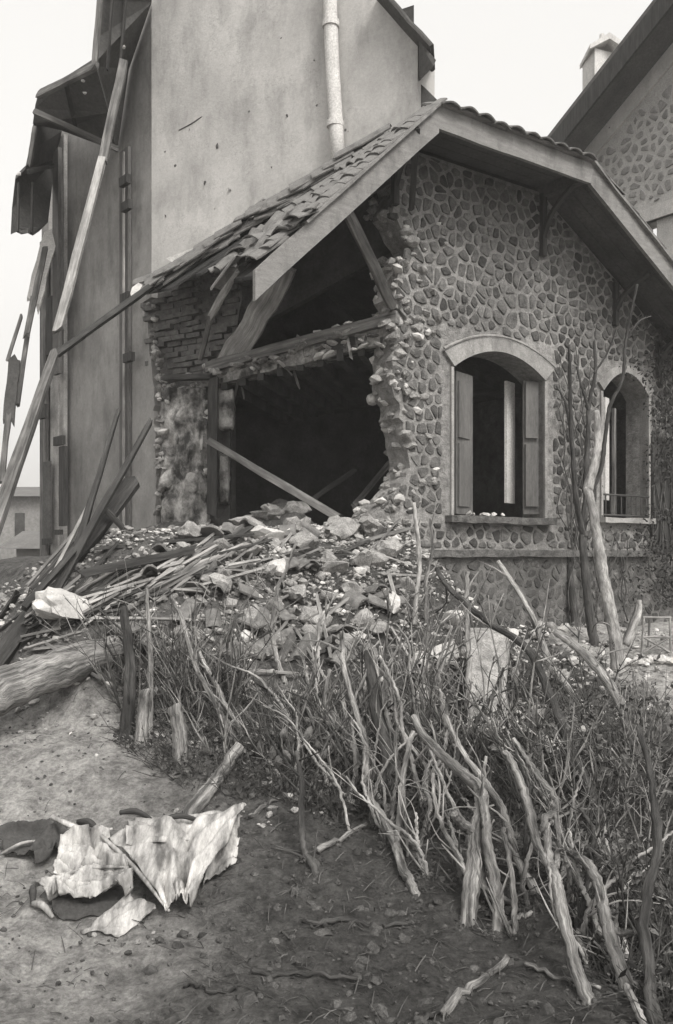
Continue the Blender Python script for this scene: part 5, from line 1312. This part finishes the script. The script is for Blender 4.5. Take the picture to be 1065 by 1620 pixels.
for bp_, br in BASES:       # soil and litter gathered round the foot of every stem
    for k in range(16):
        a = rnd.uniform(0,6.28); q = br*.8+abs(rnd.gauss(0,.035)); r = rnd.uniform(.005,.017)
        mb.add(*rock(on(bp_.x+math.cos(a)*q, bp_.y+math.sin(a)*q, r*.2), r, (1.2,1,.8), k+int(bp_.x*1000), .3))
    for k in range(7):
        a = rnd.uniform(0,6.28); q = br+abs(rnd.gauss(0,.05)); p = on(bp_.x+math.cos(a)*q, bp_.y+math.sin(a)*q, .003); l = rnd.uniform(.03,.10); dr = Vector((rnd.gauss(0,1),rnd.gauss(0,.6),rnd.uniform(0,1.2))).normalized()
        ms.add(*tube([p, p+dr*l*.6, p+dr*l+Vector((rnd.gauss(0,.01),0,-.01))], [.002,.0018,.001], 3, 0, k, 1))
tag(mb.build('soil_crumbs', M_clod), kind='stuff'); tag(ms.build('dead_grass', M_woodS), kind='stuff')
# climbing ivy on the right half of the gable and round the second window
ivy = empty('climbing_ivy', W.at(1035, 880, -.05), label='dark ivy climbing the wall round the second window to the right edge', cat='climbing plant')
mb, tw = MB(), MB(); rnd = random.Random(55)
for k in range(6500):
    x = 1095-abs(rnd.gauss(0,66)); y = rnd.uniform(470,960)
    if x < 890: continue
    if 955 < x < 1018 and 606 < y < 822: continue
    dens = interp(x, [(890,.05),(960,.25),(1010,.7),(1060,1)])*interp(y, [(440,.1),(560,.7),(900,1)])
    if rnd.random() > dens or noise.noise(Vector((x*.03,y*.03,1))) < -.15: continue
    mb.add(*leafq(W.at(x, y, -rnd.uniform(.035,.16)), rnd.uniform(.014,.032), rnd))
for k in range(44):
    x = rnd.uniform(900,1085); y = rnd.uniform(820,1000); pts = []
    for i in range(9):
        if 944 < x < 1034 and 590 < y < 835: break
        pts.append(W.at(x, y, -.05-.02*rnd.random()))
        x += rnd.gauss(0,9); y -= rnd.uniform(25,55)
        if y < 440: break
    if len(pts) > 2: tw.add(*tube(pts, [.009-.0007*i for i in range(len(pts))], 5, .1, k, 2))
obj('ivy_leaves', mb.v, mb.f, M_ivy, ivy)['kind'] = 'stuff'; obj('ivy_stems', tw.v, tw.f, M_twig, ivy, True)

# ------------------------------------------------------------ folding chair frame at right
cf = empty('folding_chair', gp(1038, 1032), label='pale folding chair frame standing on the grass at the right edge', cat='chair')
dch = gdepth(1040,1034)
for nm, a, b in (('leg',(1015,1034),(1019,976)),('leg',(1061,1036),(1060,976)),('top_rail',(1017,977),(1062,977)),('cross_brace',(1018,1008),(1060,1032)),('cross_brace',(1060,1008),(1018,1032)),('back_rail',(1018,1008),(1060,1008))):
    obj(nm, *tube([P(*a, dch-.02), P(*b, dch-.02)], [.012,.012], 6, .05), M_barkL, cf)
for nm, a, b in (('leg',(1025,1030),(1028,980)),('leg',(1070,1030),(1068,980))):
    obj(nm, *tube([P(*a, dch+.3), P(*b, dch+.3)], [.012,.012], 6, .05), M_wood, cf)
# low stone edging by the grass
for k in range(12):
    x = 985+k*9; c = gp(x, 1046+rnd.uniform(-3,3), .03)
    tag(obj('edging_stone', *rock(c, .055, (1.3,.8,.9), 500+k), M_rubL), 'pale stone of the low edging under the folding chair', 'stone', 'stones edging the grass')

# ------------------------------------------------------------ crumpled wreck metal in the foreground
def sheet(name, corners, fold, nu=64, nv=52, m=M_metal, label='', cat='sheet metal', seed=0, edge_=.011, h=0.):
    """corners: four (px,py,height above ground) in order; bilinear, then folded"""
    q = [gp(x, y, u) for x, y, u in corners]; vs, fs = [], []
    for j in range(nv+1):
        for i in range(nu+1):
            u, v_ = i/nu, j/nv
            uu = min(1, max(0, u+edge_*noise.noise(Vector((u*4, v_*4, seed)))*(1 if i in (0,nu) else 0)*2))
            p = q[0].lerp(q[1], uu).lerp(q[3].lerp(q[2], uu), v_)
            e = edge_*noise.noise(Vector((u*3.3, v_*3.3, seed+5)))*2.2+edge_*.35*noise.noise(Vector((u*17, v_*17, seed+9))) if j in (0, nv) or i in (0, nu) else 0
            p = p+Vector((e, e*.5, 0)); p.z += fold(u, v_)
            g_ = hgt(p.x, p.y)+.006
            if p.z < g_: p.z = g_
            vs.append(p)
    k = nu+1; n = len(vs)
    fs = [(j*k+i, j*k+i+1, (j+1)*k+i+1, (j+1)*k+i) for j in range(nv) for i in range(nu)]
    o = tag(obj(name, vs, fs, m, None, True), label, cat)
    so_ = o.modifiers.new('thick', 'SOLIDIFY'); so_.thickness = .004; return o
def ridges(seed, a=.03, f=(5,2), dirv=(1,.3)):
    rnd = random.Random(seed*91+4); ln = []
    for k in range(11):
        th = math.atan2(dirv[1], dirv[0])+rnd.gauss(0, .55); c = rnd.random()
        ln.append((math.cos(th), math.sin(th), c*(abs(math.cos(th))+abs(math.sin(th))), rnd.choice((-1,1))*rnd.uniform(.4,1), rnd.uniform(.05,.16)))
    def fn(u, v_):
        h = 0
        for x, y, c, sg, wd in ln:       # each line is one crisp fold
            d = abs(u*x+v_*y-c); h += sg*max(0, 1-d/wd)
        h += .5*abs(noise.noise(Vector((u*5+seed, v_*5, 1))))-.2
        return a*(.6+.9*h)+a*.12*noise.noise(Vector((u*23, v_*23, seed)))
    return fn
sheet('wreck_sheet', ((168,1322,.16),(392,1288,.14),(300,1428,.10),(266,1440,.05)), ridges(1,.05,(4,2),(1,.15)), label='largest crumpled pale metal sheet, draped to a point at its lower end', seed=1)
sheet('wreck_sheet', ((215,1296,.14),(386,1290,.13),(372,1340,.05),(196,1330,.20)), ridges(2,.035,(3,2),(.2,1)), label='upper torn metal sheet lying over the largest one', seed=2, nu=36, nv=20)
sheet('wreck_sheet', ((345,1318,.05),(378,1335,.07),(372,1372,.02),(322,1405,.02)), ridges(3,.04,(2,2),(1,1)), label='small bent metal scrap curling up on the right of the big sheet', seed=3, nu=16, nv=16)
sheet('wreck_sheet', ((96,1338,.10),(172,1324,.15),(206,1382,.12),(84,1392,.03)), ridges(4,.045,(5,2),(.3,1)), label='folded metal sheet with dark creases left of the biggest one', seed=4)
sheet('wreck_sheet', ((56,1402,.05),(200,1380,.12),(214,1412,.08),(92,1442,.02)), ridges(5,.05,(2,2),(.2,1)), label='bright metal sheet with a rolled edge at the left end of the wreckage', seed=5)
sheet('wreck_sheet', ((206,1418,.05),(250,1440,.03),(190,1482,.01),(128,1474,.01)), ridges(6,.02,(7,1),(1,1)), label='flat ribbed metal panel below the other sheets', seed=6, nu=50, nv=16)
sheet('dark_cloth', ((-20,1340,.02),(90,1306,.05),(124,1338,.06),(60,1372,.01)), ridges(7,.04,(3,2),(.3,1)), m=M_tarp, label='dark oily cloth lying at the left edge beside the metal', cat='cloth', seed=7)
sheet('dark_cloth', ((70,1396,.01),(205,1392,.02),(190,1446,.01),(86,1452,.01)), ridges(8,.02,(3,2),(.3,1)), m=M_tarp, label='dark cloth showing under the bright rolled metal sheet', cat='cloth', seed=8)
for k, (a, b, r, m, lb) in enumerate((((82,1292,.16),(178,1312,.17),5,M_metal,'thin curved strip of metal sticking up at the upper left of the sheets'),((160,1322,.17),(268,1442,.04),4,M_metal,'long straight metal rib down the left edge of the largest sheet'),((86,1390,.08),(196,1372,.15),4,M_metal,'metal rod lying across the two left sheets'),((52,1404,.06),(52,1432,.01),6,M_tarp,'dark curled rim at the outer end of the bright sheet'),((190,1286,.16),(240,1296,.15),5,M_woodD,'dark splinter on top of the sheets'),((258,1296,.16),(318,1300,.15),5,M_woodD,'dark slot-like strip across the upper sheet'),((52,1430,.02),(84,1452,.01),6,M_metal,'bright bent end piece below the rolled sheet'),((125,1300,.12),(160,1318,.16),6,M_woodD,'dark short bar beside the curved metal strip'),((0,1352,.04),(70,1330,.06),3,M_metal,'thin bright wire lying over the dark cloth'))):
    p, q = gp(*a), gp(*b); mid = p.lerp(q,.5)+Vector((0,0,.02 if k else -.03))
    tag(obj('wreck_strip', *tube([p, mid, q], [r/F*p.y*.8, r/F*p.y, r/F*p.y*.5], 6, .15, k, 4), m, None, True), lb, 'scrap')
rnd = random.Random(61)
for k in range(26):
    x = rnd.gauss(180,45); y = rnd.uniform(1440,1560)
    put_rock(x, y, rnd.uniform(2.5,6), M_clod if rnd.random() < .6 else M_rub, 'crumbled clod on the sand below the metal sheets', 'clods below the metal sheets', seed=3000+k, name='clod', cat='clod')
print('tiles', nt_, 'stones', n1, 'bricks', nbk)

HZ = 0.0027  # density of an added haze that lifts blacks and pales distant walls
if HZ:
    hm = bpy.data.materials.new('black_lift_haze'); hm.use_nodes = True; t = hm.node_tree; t.nodes.clear()
    pv = t.nodes.new('ShaderNodeVolumePrincipled'); pv.inputs['Color'].default_value = (.9,.885,.86,1); pv.inputs['Density'].default_value = HZ
    ou = t.nodes.new('ShaderNodeOutputMaterial'); t.links.new(pv.outputs[0], ou.inputs['Volume'])
    vs, fs = box8(Vector((-500,-100,-3)), Vector((1000,0,0)), Vector((0,1100,0)), Vector((0,0,25)))
    tag(obj('haze', vs, fs, hm), kind='stuff')
